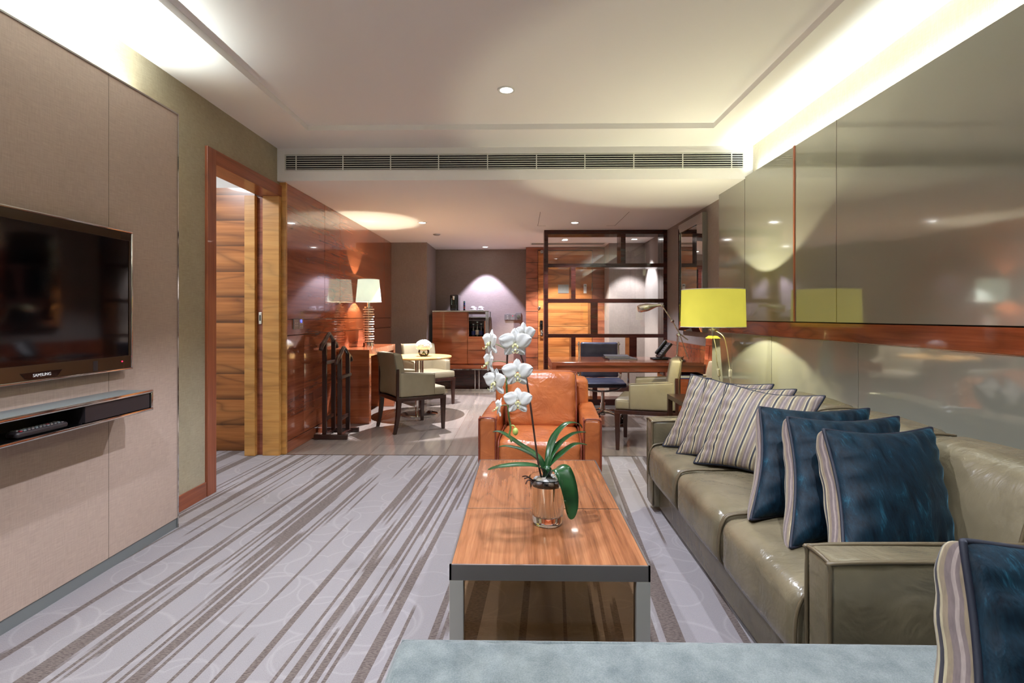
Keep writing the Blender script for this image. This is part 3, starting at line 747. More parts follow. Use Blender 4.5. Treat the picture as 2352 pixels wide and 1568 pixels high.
# ================================================================== CUSHIONS
def pillow_meshes(bmf, bmb, bmp, hw=0.25, hh=0.228, tf=0.08, tb=0.115, shear=0.0, seed=0, N=40, pleat=0.010):
    def outline(u, v):
        x = hw*u*(1-0.13*(1-abs(v)**1.8)*abs(u)); z = hh*v*(1-0.13*(1-abs(u)**1.8)*abs(v))
        cr = 0.02*(abs(u)*abs(v))**8
        x *= 1-cr; z *= 1-cr
        return x, z
    def pos(u, v, side):
        x, z = outline(u, v)
        base = max(0.0, (1-u*u)*(1-v*v))
        th = (tf*base**0.42) if side < 0 else (tb*base**0.20)
        e = max(abs(u), abs(v)); along = v if abs(u) > abs(v) else u
        pl = pleat*(1.2 if side < 0 else 0.8)*math.sin(along*(15 if side > 0 else 21)+seed+2.5*math.sin(along*2.3+seed))*max(0, (e-0.45)/0.55)*(1-e)**0.2
        pl += 0.006*noise.noise(Vector((u*2.2, v*2.2, seed+side)))
        th += pl*(base**0.25)
        X = x+shear*(z+hh); Y = side*th; Z = z
        Y += 0.02*v*v*0 + 0.012*math.sin(u*1.7+seed)*v
        return Vector((X, Y, Z+hh))
    g = [math.sin((i/N*2-1)*math.pi/2) for i in range(N+1)]
    for bm, side in ((bmf, -1), (bmb, 1)):
        V = [[bm.verts.new(pos(u, v, side)) for u in g] for v in g]
        uvl = bm.loops.layers.uv.new('UVMap'); S = {}
        for i, row in enumerate(V):                     # cloth laid out flat: arc length from the middle
            m = N//2; S[row[m]] = 0.0
            for j in range(m+1, N+1): S[row[j]] = S[row[j-1]]+math.hypot((row[j].co.x-row[j-1].co.x), (row[j].co.y-row[j-1].co.y))
            for j in range(m-1, -1, -1): S[row[j]] = S[row[j+1]]-math.hypot((row[j].co.x-row[j+1].co.x), (row[j].co.y-row[j+1].co.y))
        for i in range(N):
            for j in range(N):
                q = (V[i][j], V[i][j+1], V[i+1][j+1], V[i+1][j])
                f = bm.faces.new(q if side < 0 else q[::-1])
                for lp_ in f.loops: lp_[uvl].uv = (S[lp_.vert]+0.5, lp_.vert.co.z)
    pts = []
    for k in range(N): pts.append(pos(g[k], -1, -1))
    for k in range(N): pts.append(pos(1, g[k], -1))
    for k in range(N, 0, -1): pts.append(pos(g[k], 1, -1))
    for k in range(N, 0, -1): pts.append(pos(-1, g[k], -1))
    tube(bmp, pts, 0.0058, 8, closed=True)
def make_pillow(name, label, front, back, group, shear, seed, tf=0.08, tb=0.115):
    t = thing(name, label, 'cushion', (0, 0, 0), 0, group)
    a, b, c = new(), new(), new(); pillow_meshes(a, b, c, shear=shear, seed=seed, tf=tf, tb=tb)
    obj('front_cover', a, front, t, 180); obj('back_cover', b, back, t, 180); obj('piping', c, M['navy_pipe'], t, 180)
    return t
def put(o, corner, th, lean, roll):
    """set the cushion down: corner = where its lower left corner stands"""
    m = Matrix.Rotation(R(th), 4, 'Z') @ Matrix.Rotation(R(-lean), 4, 'X') @ Matrix.Rotation(R(roll), 4, 'Y')
    o.rotation_euler = m.to_euler()
    o.location = Vector(corner)-(m @ Vector((-0.22, 0, 0.0)))
GS, GB = 'striped cushions at the far end of the sofa', 'blue velvet cushions at the near end of the sofa'
ps = make_pillow('striped_cushion', 'front striped cushion of the far group, its face fully in view', M['stripe'], M['stripe'], GS, 0.2, 1, 0.06, 0.05)
ps.scale = (0.93, 1, 1); put(ps, (0.90, 2.68, 0.437), -42, 27, 2)
p2 = dup(ps, (0, 0, 0), None, 'middle striped cushion of the far group, half hidden by the front one'); put(p2, (0.865, 2.86, 0.437), -42, 25, 2)
p3 = dup(ps, (0, 0, 0), None, 'rear striped cushion of the far group, next to the far sofa arm'); put(p3, (0.835, 3.03, 0.437), -42, 24, 2)
pb = make_pillow('velvet_cushion', 'blue velvet cushion closest to the near sofa arm, standing in front of two others', M['velvet'], M['stripe'], GB, 0.38, 4)
put(pb, (0.94, 1.49, 0.437), 20, 30, 4)
b2 = dup(pb, (0, 0, 0), None, 'middle blue velvet cushion, between two blue velvet cushions on the sofa'); put(b2, (0.90, 1.70, 0.437), 14, 30, 3)
b3 = dup(pb, (0, 0, 0), None, 'rearmost blue velvet cushion, next to the striped cushions'); put(b3, (0.875, 1.93, 0.437), 9, 30, 3)

# ================================================================== GREY BENCH IN FRONT, ITS CUSHION
t = thing('upholstered_bench', 'wide blue-grey linen bench in the foreground before the coffee table', 'bench', (0.72, 0.85, 0))
def bn(p, q):
    w = noise.noise(p*3)*0.006+0.003*math.sin(q.x*60)*max(0, q.y)**12
    return p+Vector((0.0, 0.003*math.sin(q.x*75)*max(0, q.z)*(q.y > 0.9), w*max(0, q.z)))
bm = new(); softbox(bm, -0.30, 1.74, 0.46, 1.25, 0.25, 0.42, 0.028, 40, bn); s = obj('seat_pad', bm, M['bench'], t, 180, w=True)
bm = new(); tube(bm, [(-0.287, 0.47, 0.412), (-0.287, 1.238, 0.412), (1.73, 1.238, 0.412), (1.73, 0.47, 0.412)], 0.006, 8, closed=True); obj('piping', bm, M['bench'], s, 180, w=True)
bm = new(); box(bm, -0.27, 1.71, 0.49, 1.22, 0.06, 0.26, 0.01); obj('base', bm, M['bench'], t, 40, w=True)
for x in (-0.24, 1.68):
    for y in (0.52, 1.19):
        bm = new(); box(bm, x-0.025, x+0.025, y-0.025, y+0.025, 0, 0.065, 0.003); obj('leg', bm, M['wood_dark'], t, w=True)
fp = dup(pb, (0, 0, 0), None, 'blue velvet cushion on the linen bench at the bottom corner of the picture'); fp['group'] = 'blue velvet cushions'
fp.pop('group') if hasattr(fp, 'pop') else None
put(fp, (0.575, 0.66, 0.452), 14, 18, 3); fp.scale = (1, 1, 0.93)

# ================================================================== COFFEE TABLE
t = thing('coffee_table', 'low teak coffee table in a polished chrome frame with bronze glass', 'table', (0.086, 2.115, 0))
cx0, cx1, cy0, cy1, cz = -0.216, 0.388, 1.546, 2.685, 0.45
for (a, b) in ((cy0, 2.003), (2.008, cy1)):
    bm = new(); box(bm, cx0+0.006, cx1-0.006, a+0.006*(a == cy0), b-0.006*(b == cy1), cz-0.03, cz, 0.001); obj('tabletop', bm, M['wood_table'], t, w=True)
bm = new(); box(bm, cx0, cx1, 2.003, 2.008, cz-0.03, cz+0.0006); obj('inlay_strip', bm, M['chrome'], t, w=True)
bm = new()
box(bm, cx0, cx1, cy0, cy0+0.006, cz-0.046, cz+0.001); box(bm, cx0, cx1, cy1-0.006, cy1, cz-0.046, cz+0.001)
box(bm, cx0, cx0+0.006, cy0, cy1, cz-0.046, cz+0.001); box(bm, cx1-0.006, cx1, cy0, cy1, cz-0.046, cz+0.001)
box(bm, cx0+0.006, cx1-0.006, cy0+0.006, cy0+0.03, cz-0.046, cz-0.03); box(bm, cx0+0.006, cx1-0.006, cy1-0.03, cy1-0.006, cz-0.046, cz-0.03)
obj('frame', bm, M['frame_chrome'], t, w=True)
for (x, y) in ((cx0, cy0), (cx1-0.042, cy0), (cx0, cy1-0.042), (cx1-0.042, cy1-0.042)):
    bm = new(); box(bm, x, x+0.042, y, y+0.042, 0, cz-0.046, 0.0015); obj('leg', bm, M['worn_chrome'], t, w=True)
for y in (cy0+0.016,):
    bm = new(); box(bm, cx0+0.042, cx1-0.042, y, y+0.008, 0.05, cz-0.046); obj('glass_panel', bm, M['bronze_pane'], t, w=True)

# ================================================================== POTTED ORCHID
ox, oy, oz = 0.097, 1.868, 0.4512
t = thing('potted_orchid', 'white orchid in a clear glass pot of pebbles on the coffee table', 'plant', (ox, oy, oz))
bm = new()
lathe(bm, [(0.0, 0.0), (0.050, 0.0), (0.055, 0.006), (0.0685, 0.166), (0.066, 0.168), (0.0625, 0.160), (0.052, 0.032), (0.0, 0.028)], ox, oy, 48)
bmesh.ops.translate(bm, vec=(0, 0, oz), verts=bm.verts); pot = obj('glass_pot', bm, M['glass'], t, 40, w=True)
bm = new(); lathe(bm, [(0.0, 0.031), (0.048, 0.035), (0.059, 0.140), (0.0, 0.146)], ox, oy, 40)
bmesh.ops.translate(bm, vec=(0, 0, oz), verts=bm.verts); tag(obj('inner_liner', bm, M['mirror'], t, 40, w=True), 'reflective liner inside the glass')
proto = None
for i in range(26):
    a = i*2.399; rr = 0.050*math.sqrt((i+0.5)/26); s = random.uniform(0.009, 0.0155)
    if proto is None:
        bm = new(); ball(bm, (0, 0, 0), 1.0, 2)
        for v_ in bm.verts: v_.co *= 1+0.12*noise.noise(v_.co*1.3)
        proto = obj('pebble', bm, M['pebble'], t, 180); pe = proto
    else:
        pe = proto.copy(); COL.objects.link(pe)
    pe.location = (rr*math.cos(a), rr*math.sin(a), 0.150+0.012*(1-rr/0.05)+random.uniform(0, 0.006))
    pe.scale = (s*1.25, s*random.uniform(0.85, 1.1), s*0.75); pe.rotation_euler = (random.uniform(-.4, .4), random.uniform(-.4, .4), random.uniform(0, 6))
# leaves: centre line (relative to the pot), widths
def leaf(pts, wid, fold=0.25, tw=(0, 0, 1)):
    P = catmull(pts, 8); N = len(P); bm = new(); rows = []
    for i, p in enumerate(P):
        s = i/(N-1); d = (P[min(i+1, N-1)]-P[max(i-1, 0)]).normalized()
        upv = Vector(tw); side = d.cross(upv)
        if side.length < 1e-3: side = Vector((1, 0, 0))
        side.normalize(); nrm = side.cross(d).normalized()
        w = wid*(min(1.0, 0.35+1.6*s))*(1-s**3.2)**0.6 if s < 0.999 else 0.0006
        row = []
        for k in (-1, -0.5, 0, 0.5, 1): row.append(p+side*(w*k)+nrm*(fold*w*abs(k)**1.4))
        rows.append(row)
    T = 0.0012
    top = [[bm.verts.new(c) for c in r] for r in rows]; bot = [[bm.verts.new(c-Vector((0, 0, T))) for c in r] for r in rows]
    for i in range(N-1):
        for k in range(4):
            bm.faces.new((top[i][k], top[i][k+1], top[i+1][k+1], top[i+1][k])); bm.faces.new((bot[i][k+1], bot[i][k], bot[i+1][k], bot[i+1][k+1]))
        bm.faces.new((top[i][0], top[i+1][0], bot[i+1][0], bot[i][0])); bm.faces.new((top[i+1][4], top[i][4], bot[i][4], bot[i+1][4]))
    bmesh.ops.recalc_face_normals(bm, faces=bm.faces[:])
    obj('leaf', bm, M['green'], t, 180)
B = (-0.005, 0.0, 0.165)
leaf([B, (-0.03, -0.02, 0.205), (-0.10, -0.04, 0.217), (-0.17, -0.05, 0.214), (-0.215, -0.05, 0.205)], 0.027)
leaf([B, (-0.03, 0.03, 0.225), (-0.10, 0.06, 0.265), (-0.17, 0.085, 0.305), (-0.205, 0.09, 0.308)], 0.020)
leaf([B, (-0.03, 0.04, 0.215), (-0.09, 0.08, 0.24), (-0.15, 0.10, 0.25), (-0.185, 0.11, 0.245)], 0.017)
leaf([B, (0.005, 0.03, 0.24), (0.03, 0.07, 0.295), (0.075, 0.10, 0.335), (0.12, 0.12, 0.335), (0.14, 0.13, 0.315)], 0.018)
leaf([B, (0.01, 0.02, 0.23), (0.045, 0.05, 0.27), (0.10, 0.07, 0.305), (0.15, 0.085, 0.31)], 0.020)
leaf([B, (0.015, 0.0, 0.215), (0.06, 0.02, 0.25), (0.105, 0.035, 0.275), (0.15, 0.05, 0.27)], 0.021)
leaf([(0.0, -0.01, 0.165), (0.022, -0.045, 0.208), (0.046, -0.075, 0.212), (0.066, -0.095, 0.165), (0.076, -0.104, 0.105), (0.074, -0.108, 0.055)], 0.036, 0.12, (0, -0.3, 1))
bm = new(); tube(bm, [(-0.005, 0, 0.145), (-0.003, 0, 0.175), (0.0, 0.0, 0.205)], [0.014, 0.016, 0.008], 10, smooth=3); obj('leaf_crown', bm, M['green'], t, 180)
bm = new()
for pts in ([(-0.05, -0.02, 0.155), (-0.07, -0.03, 0.172), (-0.085, -0.035, 0.170)], [(-0.05, -0.03, 0.157), (-0.072, -0.045, 0.168), (-0.08, -0.05, 0.155)], [(-0.06, 0, 0.158), (-0.078, 0, 0.168), (-0.092, 0.002, 0.165)], [(0.055, -0.01, 0.16), (0.088, -0.01, 0.155), (0.09, -0.01, 0.12), (0.075, -0.012, 0.10)]):
    tube(bm, pts, 0.0024, 6, smooth=4)
obj('air_roots', bm, M['stem'], t, 180)
stem = [(-0.02, 0.0, 0.15), (-0.035, 0.0, 0.22), (-0.05, -0.005, 0.33), (-0.063, -0.01, 0.43), (-0.077, -0.01, 0.52), (-0.094, -0.015, 0.60), (-0.12, -0.02, 0.648), (-0.143, -0.03, 0.625), (-0.147, -0.035, 0.56)]
bm = new(); tube(bm, stem, 0.0035, 8, smooth=6); obj('stem', bm, M['stem'], t, 180)
stem2 = [(-0.147, -0.035, 0.56), (-0.148, -0.035, 0.49), (-0.143, -0.035, 0.43), (-0.140, -0.035, 0.39), (-0.134, -0.035, 0.352), (-0.138, -0.035, 0.326), (-0.130, -0.035, 0.30)]
bm = new(); tube(bm, stem2, [0.0035, 0.002], 8, smooth=6); sg = obj('stem_tip', bm, M['stem_green'], t, 180)
bm = new(); ball(bm, (-0.117, -0.037, 0.338), 0.0105, 2, (1, 1, 1.35)); tube(bm, [(-0.136, -0.035, 0.358), (-0.124, -0.036, 0.36), (-0.117, -0.037, 0.351)], 0.002, 6, smooth=3); obj('bud', bm, M['bud'], t, 180)

def petal(bm, ang, ln, wd, tilt, cup=0.25):
    """a rounded petal growing from the flower centre in the x-z plane, facing -y"""
    N, K = 10, 8; rows = []
    for i in range(N+1):
        s = i/N
        w = wd*(math.sin(math.pi*min(1, 0.06+0.94*s)**0.75))**0.62 if s < 1 else 0.0
        row = []
        for k in range(K+1):
            q = k/K*2-1
            x = q*w*0.5; z = 0.004+s*ln
            y = -tilt*s*ln + cup*wd*(q*q)*0.35 - 0.002*math.sin(s*3.1) + 0.0015*math.sin(q*5+s*7)
            p = Matrix.Rotation(ang, 3, 'Y') @ Vector((x, y, z)); row.append(bm.verts.new(p))
        rows.append(row)
    for i in range(N):
        for k in range(K):
            try: bm.faces.new((rows[i][k], rows[i][k+1], rows[i+1][k+1], rows[i+1][k]))
            except ValueError: pass
def flower_mesh():
    bm = new()
    for a, l, w, ti in ((0, .040, .030, -0.12), (R(140), .040, .028, -0.15), (R(-140), .040, .028, -0.15)): petal(bm, a, l, w, ti)
    t2 = new()
    for a in (R(72), R(-72)): petal(t2, a, .045, .046, 0.10, 0.25)
    bmesh.ops.translate(t2, vec=(0, -0.002, 0.002), verts=t2.verts); merge(bm, t2)
    bmesh.ops.remove_doubles(bm, verts=bm.verts, dist=1e-5)
    bmesh.ops.solidify(bm, geom=bm.faces[:], thickness=0.0007)
    return bm
def lip_mesh():
    bm = new(); ball(bm, (0, -0.008, -0.002), 0.006, 2, (1, 1.2, 1)); ball(bm, (-0.008, -0.012, -0.008), 0.006, 2, (0.6, 0.9, 1.1)); ball(bm, (0.008, -0.012, -0.008), 0.006, 2, (0.6, 0.9, 1.1))
    bmesh.ops.scale(bm, vec=(0.8, 0.8, 0.8), verts=bm.verts); ball(bm, (0, -0.017, -0.014), 0.0036, 2, (0.9, 1.5, 1.2)); tube(bm, [(0, -0.02, -0.02), (-0.005, -0.026, -0.021), (-0.009, -0.024, -0.016)], 0.001, 5); tube(bm, [(0, -0.02, -0.02), (0.005, -0.026, -0.021), (0.009, -0.024, -0.016)], 0.001, 5)
    return bm
f0 = None
FL = [  # position relative to the pot, turn about z, tip, scale
    ((-0.088, -0.035, 0.680), 38, 8, 0.95), ((-0.118, -0.065, 0.652), 4, 10, 1.12), ((-0.205, -0.045, 0.655), -58, 0, 0.95), ((-0.210, -0.045, 0.585), -66, -4, 0.86),
    ((-0.110, -0.065, 0.548), 6, 2, 1.06), ((-0.188, -0.055, 0.515), -40, 0, 1.0), ((-0.108, -0.065, 0.450), 2, -6, 0.98), ((-0.176, -0.045, 0.425), -74, -10, 0.72)]
for pos, rz, rx, sc in FL:
    sc *= 1.12
    if f0 is None:
        f0 = obj('flower', flower_mesh(), M['petal'], t, 180); lp = obj('lip', lip_mesh(), M['lip'], f0, 180); f = f0
    else:
        f = f0.copy(); COL.objects.link(f); g = lp.copy(); COL.objects.link(g); g.parent = f
    f.location = pos; f.rotation_euler = (R(rx), 0, R(rz)); f.scale = (sc, sc, sc)
for pos, rz, rx, sc in FL:
    bm = new(); p = Vector(pos); q = min([Vector(s) for s in catmull(stem[5:]+stem2[1:5], 6)], key=lambda s: (s-p).length)
    tube(bm, [q, (q+p)/2+Vector((0, 0.006, 0.004)), p+Vector((0, 0.004, 0))], 0.0016, 6, smooth=3); obj('flower_stalk', bm, M['stem_green'], t, 180)

# ================================================================== ORANGE ARMCHAIR
t = thing('leather_armchair', 'square cognac orange leather armchair behind the coffee table', 'armchair', (0.115, 3.195, 0), R(-3.5))
bm = new(); box(bm, -0.27, 0.27, 0.03, 0.70, 0.03, 0.26, 0.01); obj('base', bm, M['orange'], t, 40)
for s in (-1, 1):
    a, b = sorted((s*0.268, s*0.385))
    bm = new(); softbox(bm, a, b, 0.0, 0.70, 0.02, 0.562, 0.028, 12, wob(0.004, 7, s)); ar = obj('arm', bm, M['orange'], t, 180)
    for x in (a+0.006, b-0.006):
        bm = new(); tube(bm, [(x, 0.008, 0.03), (x, 0.002, 0.3), (x, 0.004, 0.53), (x, 0.02, 0.553), (x, 0.06, 0.560)], 0.0055, 6, smooth=4); obj('piping', bm, M['orange_pipe'], ar, 180)
    bm = new(); tube(bm, [(a+0.006, 0.006, 0.545), (a+0.022, 0.0, 0.563), (b-0.022, 0.0, 0.563), (b-0.006, 0.006, 0.545)], 0.0055, 6, smooth=4)
    obj('piping', bm, M['orange_pipe'], ar, 180)
bm = new(); softbox(bm, -0.345, 0.345, 0.575, 0.735, 0.05, 0.745, 0.04, 14, lambda p, q: p+Vector((0, 0.05*(q.z*0.5+0.5), 0))); bf_ = obj('back_frame', bm, M['orange'], t, 180)
def seatf(p, q):
    top = max(0, q.z); ed = max(abs(q.x), 0)**10
    return p+Vector((0, -0.004*(1-q.x*q.x), 0.018*(1-q.x*q.x)*(1-q.y*q.y)*top+noise.noise(p*5)*0.008*top+0.005*math.sin(q.y*20)*ed*top))
bm = new(); softbox(bm, -0.264, 0.264, -0.012, 0.50, 0.225, 0.425, 0.05, 24, seatf); sc_ = obj('seat_cushion', bm, M['orange'], t, 180)
for x in (-0.258, 0.258):
    bm = new(); tube(bm, [(x, 0.02, 0.235), (x, -0.008, 0.27), (x, -0.008, 0.35), (x, 0.006, 0.40), (x, 0.05, 0.42), (x, 0.2, 0.424), (x, 0.45, 0.424)], 0.005, 6, smooth=4); obj('piping', bm, M['orange_pipe'], sc_, 180)
def backf(p, q):
    ed = max(abs(q.x), 0)**6
    return p+Vector((0, 0.10*(q.z*0.5+0.5)-0.012*(1-q.x*q.x)*(q.y < 0)+noise.noise(p*6)*0.009+0.006*math.sin(q.z*15+q.x*3)*ed*(q.y < 0.2), 0.006*(1-q.x*q.x)*max(0, q.z)))
bm = new(); softbox(bm, -0.25, 0.25, 0.40, 0.56, 0.42, 0.80, 0.045, 24, backf); bc = obj('back_cushion', bm, M['orange'], t, 180)
bm = new(); tube(bm, [(0.246, 0.405, 0.44), (0.248, 0.46, 0.62), (0.244, 0.52, 0.77), (0.22, 0.535, 0.80), (-0.22, 0.535, 0.80), (-0.244, 0.52, 0.77), (-0.248, 0.46, 0.62), (-0.246, 0.405, 0.44)], 0.005, 6, smooth=4); obj('piping', bm, M['orange_pipe'], bc, 180)

# ================================================================== DINING CHAIRS
def make_chair(label, loc, rot, group):
    t = thing('dining_armchair', label, 'chair', loc, R(rot), group)
    for s in (-1, 1):
        bm = new(); x = s*0.262
        hexa(bm, [(x-0.015, -0.275, 0), (x+0.015, -0.275, 0), (x+0.015, -0.245, 0), (x-0.015, -0.245, 0)],
             [(x-0.024, -0.285, 0.335), (x+0.024, -0.285, 0.335), (x+0.024, -0.237, 0.335), (x-0.024, -0.237, 0.335)], 0.002)
        obj('leg', bm, M['wood_dark'], t)
    for s in (-1, 1):
        bm = new(); x = s*0.238; secs = []
        for k in range(9):
            z = 0.345*k/8; off = 0.045*(1-k/8)**2; hw = 0.015+0.008*k/8
            secs.append(((x-hw, 0.232+off-hw, z), (x+hw, 0.232+off-hw, z), (x+hw, 0.232+off+hw, z), (x-hw, 0.232+off+hw, z)))
        for a, b in zip(secs, secs[1:]): hexa(bm, a, b)
        bmesh.ops.remove_doubles(bm, verts=bm.verts, dist=1e-5)
        obj('leg', bm, M['wood_dark'], t)
    bm = new()
    hexa(bm, [(-0.286, -0.286, 0.325), (0.286, -0.286, 0.325), (0.258, 0.255, 0.325), (-0.258, 0.255, 0.325)], [(-0.286, -0.286, 0.362), (0.286, -0.286, 0.362), (0.258, 0.255, 0.362), (-0.258, 0.255, 0.362)], 0.003)
    box(bm, -0.258, -0.236, 0.235, 0.262, 0.34, 0.66); box(bm, 0.236, 0.258, 0.235, 0.262, 0.34, 0.66)
    obj('seat_frame', bm, M['wood_dark'], t)
    bm = new(); softbox(bm, -0.284, 0.284, -0.284, 0.22, 0.362, 0.455, 0.025, 16, lambda p, q: p+Vector((-0.028*q.x*(q.y*0.5+0.5), 0, 0.012*(1-q.x*q.x)*(1-q.y*q.y)*max(0, q.z)))); sc = obj('seat', bm, M['chair_leather'], t, 180)
    bm = new(); tube(bm, [(-0.27, -0.278, 0.445), (0.27, -0.278, 0.445), (0.276, -0.27, 0.445), (0.27, -0.10, 0.446)], 0.0035, 6); obj('piping', bm, M['chair_pipe'], sc, 180)
    for s in (-1, 1):
        a, b = sorted((s*0.205, s*0.283))
        bm = new(); softbox(bm, a, b, -0.16, 0.225, 0.366, 0.612, 0.02, 12, lambda p, q, s=s: p+Vector((-s*0.026*(q.y*0.5+0.5), 0, 0.018*q.y*max(0, q.z)))); ar = obj('arm', bm, M['chair_leather'], t, 180)
        bm = new(); x = s*0.279; tube(bm, [(x, -0.152, 0.38), (x, -0.154, 0.58), (x, -0.145, 0.596), (x-s*0.010, 0.0, 0.607), (x-s*0.026, 0.215, 0.622)], 0.0035, 6, smooth=3); obj('piping', bm, M['chair_pipe'], ar, 180)
    bm = new(); softbox(bm, -0.248, 0.248, 0.165, 0.255, 0.366, 0.815, 0.022, 18, lambda p, q: p+Vector((0, 0.035*max(0, q.z)**1.4-0.02*(1-q.x*q.x), 0))); bk = obj('backrest', bm, M['chair_leather'], t, 180)
    bm = new(); tube(bm, [(-0.238, 0.252, 0.40), (-0.24, 0.258, 0.6), (-0.238, 0.285, 0.80), (-0.22, 0.288, 0.812), (0, 0.268, 0.813), (0.22, 0.288, 0.812), (0.238, 0.285, 0.80), (0.24, 0.258, 0.6), (0.238, 0.252, 0.40)], 0.0035, 6, smooth=3); obj('piping', bm, M['chair_pipe'], bk, 180)
    return t
CG = 'taupe leather dining armchairs'
c1 = make_chair('taupe leather armchair with its back to us, in front of the round table', (-1.20, 5.555, 0), 126, CG)
dup(c1, (-1.30, 7.06, 0), (0, 0, R(40)), 'taupe leather armchair behind the round table, facing us beside the cabinet')
dup(c1, (1.20, 4.80, 0), (0, 0, R(-109)), 'taupe leather armchair turned sideways in front of the writing desk')

# ================================================================== ROUND TABLE AND FLOWERS
rx_, ry_ = -1.246, 6.28
t = thing('round_table', 'small round pale teak table on a chrome pedestal', 'table', (rx_, ry_, 0))
bm = new(); lathe(bm, [(0.0, 0.688), (0.375, 0.688), (0.392, 0.694), (0.394, 0.706), (0.390, 0.712), (0.0, 0.712)], 0, 0, 64); obj('tabletop', bm, M['wood_round'], t, 40)
bm = new(); lathe(bm, [(0.0, 0.0), (0.225, 0.0), (0.226, 0.008), (0.20, 0.014), (0.06, 0.022), (0.0, 0.022)], 0, 0, 48); obj('base', bm, M['chrome'], t, 40)
bm = new()
for dx in (-0.03, 0.03): lathe(bm, [(0.021, 0.018), (0.021, 0.688)], dx, 0, 20)
obj('pedestal', bm, M['chrome'], t, 60)
fx, fy, fz = -1.19, 6.27, 0.7125
t = thing('flower_bowl', 'white hydrangea in a small glass bowl on the round table', 'flowers', (fx, fy, fz))
bm = new(); lathe(bm, [(0.0, 0.0), (0.04, 0.0), (0.068, 0.03), (0.066, 0.065), (0.055, 0.085)], 0, 0, 32, cap=False); obj('glass_bowl', bm, M['pane'], t, 60)
bm = new()
for i in range(7):
    a = i*0.9; tube(bm, [(0.035*math.cos(a), 0.035*math.sin(a), 0.012), (-0.03*math.cos(a), -0.03*math.sin(a), 0.10)], 0.004, 6)
obj('stalks', bm, M['stem_green'], t, 180)
bm = new(); cen = Vector((0, 0, 0.125))
for i in range(150):
    zz = 1-1.45*(i+0.5)/150; a = i*2.39996; rr = math.sqrt(max(0, 1-zz*zz))
    d = Vector((rr*math.cos(a), rr*math.sin(a), zz)); p = cen+Vector((d.x*0.092, d.y*0.092, d.z*0.072))*random.uniform(0.92, 1.06)
    u = d.cross(Vector((0.3, 0.2, 1))).normalized(); w_ = d.cross(u)
    for k in range(4):
        b = a+k*math.pi/2; e = u*math.cos(b)+w_*math.sin(b); g = u*math.cos(b+1.57)+w_*math.sin(b+1.57)
        q = [p, p+e*0.009+g*0.008+d*0.001, p+e*0.018+d*0.003, p+e*0.009-g*0.008+d*0.001]
        bm.faces.new([bm.verts.new(x) for x in q])
ball(bm, cen, 0.062, 2, (1.35, 1.35, 1.05)); obj('flower_head', bm, M['hydrangea'], t, 180)

# ================================================================== CONSOLE, TABLE LAMP, VALET STAND
t = thing('console_table', 'rosewood waterfall console table along the glossy wood wall', 'table', (-1.87, 6.29, 0))
kx0, kx1, ky0, ky1, kz = -2.046, -1.692, 5.70, 6.885, 0.826
bm = new(); box(bm, kx0, kx1, ky0, ky1, kz-0.075, kz, 0.0015); obj('tabletop', bm, M['wood_cab'], t, w=True)
for (a, b) in ((ky0, ky0+0.075), (ky1-0.075, ky1)):
    bm = new(); box(bm, kx0, kx1, a, b, 0.0, kz-0.075, 0.0015); obj('end_panel', bm, M['wood_cab'], t, w=True)
t = thing('table_lamp', 'white drum-shade lamp on a column of chrome and acrylic discs on the console', 'lamp', (-1.875, 6.29, kz+0.0005))
bm = new(); lathe(bm, [(0.0, 0.0), (0.072, 0.0), (0.072, 0.01), (0.066, 0.012), (0.066, 0.05), (0.0, 0.05)], 0, 0, 32); obj('base', bm, M['chrome'], t, 40)
for i in range(14):
    z = 0.062+i*0.030
    bm = new(); r = 0.068 if i % 3 else 0.058; lathe(bm, [(0, z), (r, z), (r, z+0.011), (0, z+0.011)], 0, 0, 28); obj('disc', bm, M['frosted'], t, 40)
bm = new(); lathe(bm, [(0.045, 0.05), (0.045, 0.475), (0.0, 0.475)], 0, 0, 24); obj('column', bm, M['acrylic'], t, 40)
bm = new(); lathe(bm, [(0.009, 0.05), (0.009, 0.70)], 0, 0, 12); lathe(bm, [(0.05, 0.478), (0.05, 0.49), (0.018, 0.492), (0.018, 0.54), (0.0, 0.54)], 0, 0, 20); obj('rod', bm, M['brass'], t, 40)
def shade(t, r0, r1, z0, z1, mat, em_r):
    bm = new(); lathe(bm, [(r0, z0), (r1, z1), (r1-0.002, z1), (r0-0.002, z0), (r0, z0)], 0, 0, 56, cap=False); s = obj('lamp_shade', bm, mat, t, 60)
    bm = new()
    for r, z in ((r0, z0), (r1, z1)): tube(bm, [(r*math.cos(a), r*math.sin(a), z) for a in [2*math.pi*k/56 for k in range(56)]], 0.003, 6, closed=True)
    for k in range(3): tube(bm, [(0, 0, z0+0.03), (r0*math.cos(k*2.094), r0*math.sin(k*2.094), z0+0.005)], 0.002, 5)
    obj('shade_rim', bm, M['white'], s, 180)
    bm = new(); ball(bm, (0, 0, em_r-0.04), 0.02, 2, (1, 1, 1.2)); obj('bulb', bm, M['bulb'], t, 180)
shade(t, 0.153, 0.128, 0.551, 0.825, M['lamp_shade'], 0.655)
light('table_lamp_light', 'POINT', (-1.875, 6.29, kz+0.655), 55, (1.0, 0.92, 0.66), shadow_soft_size=0.014)

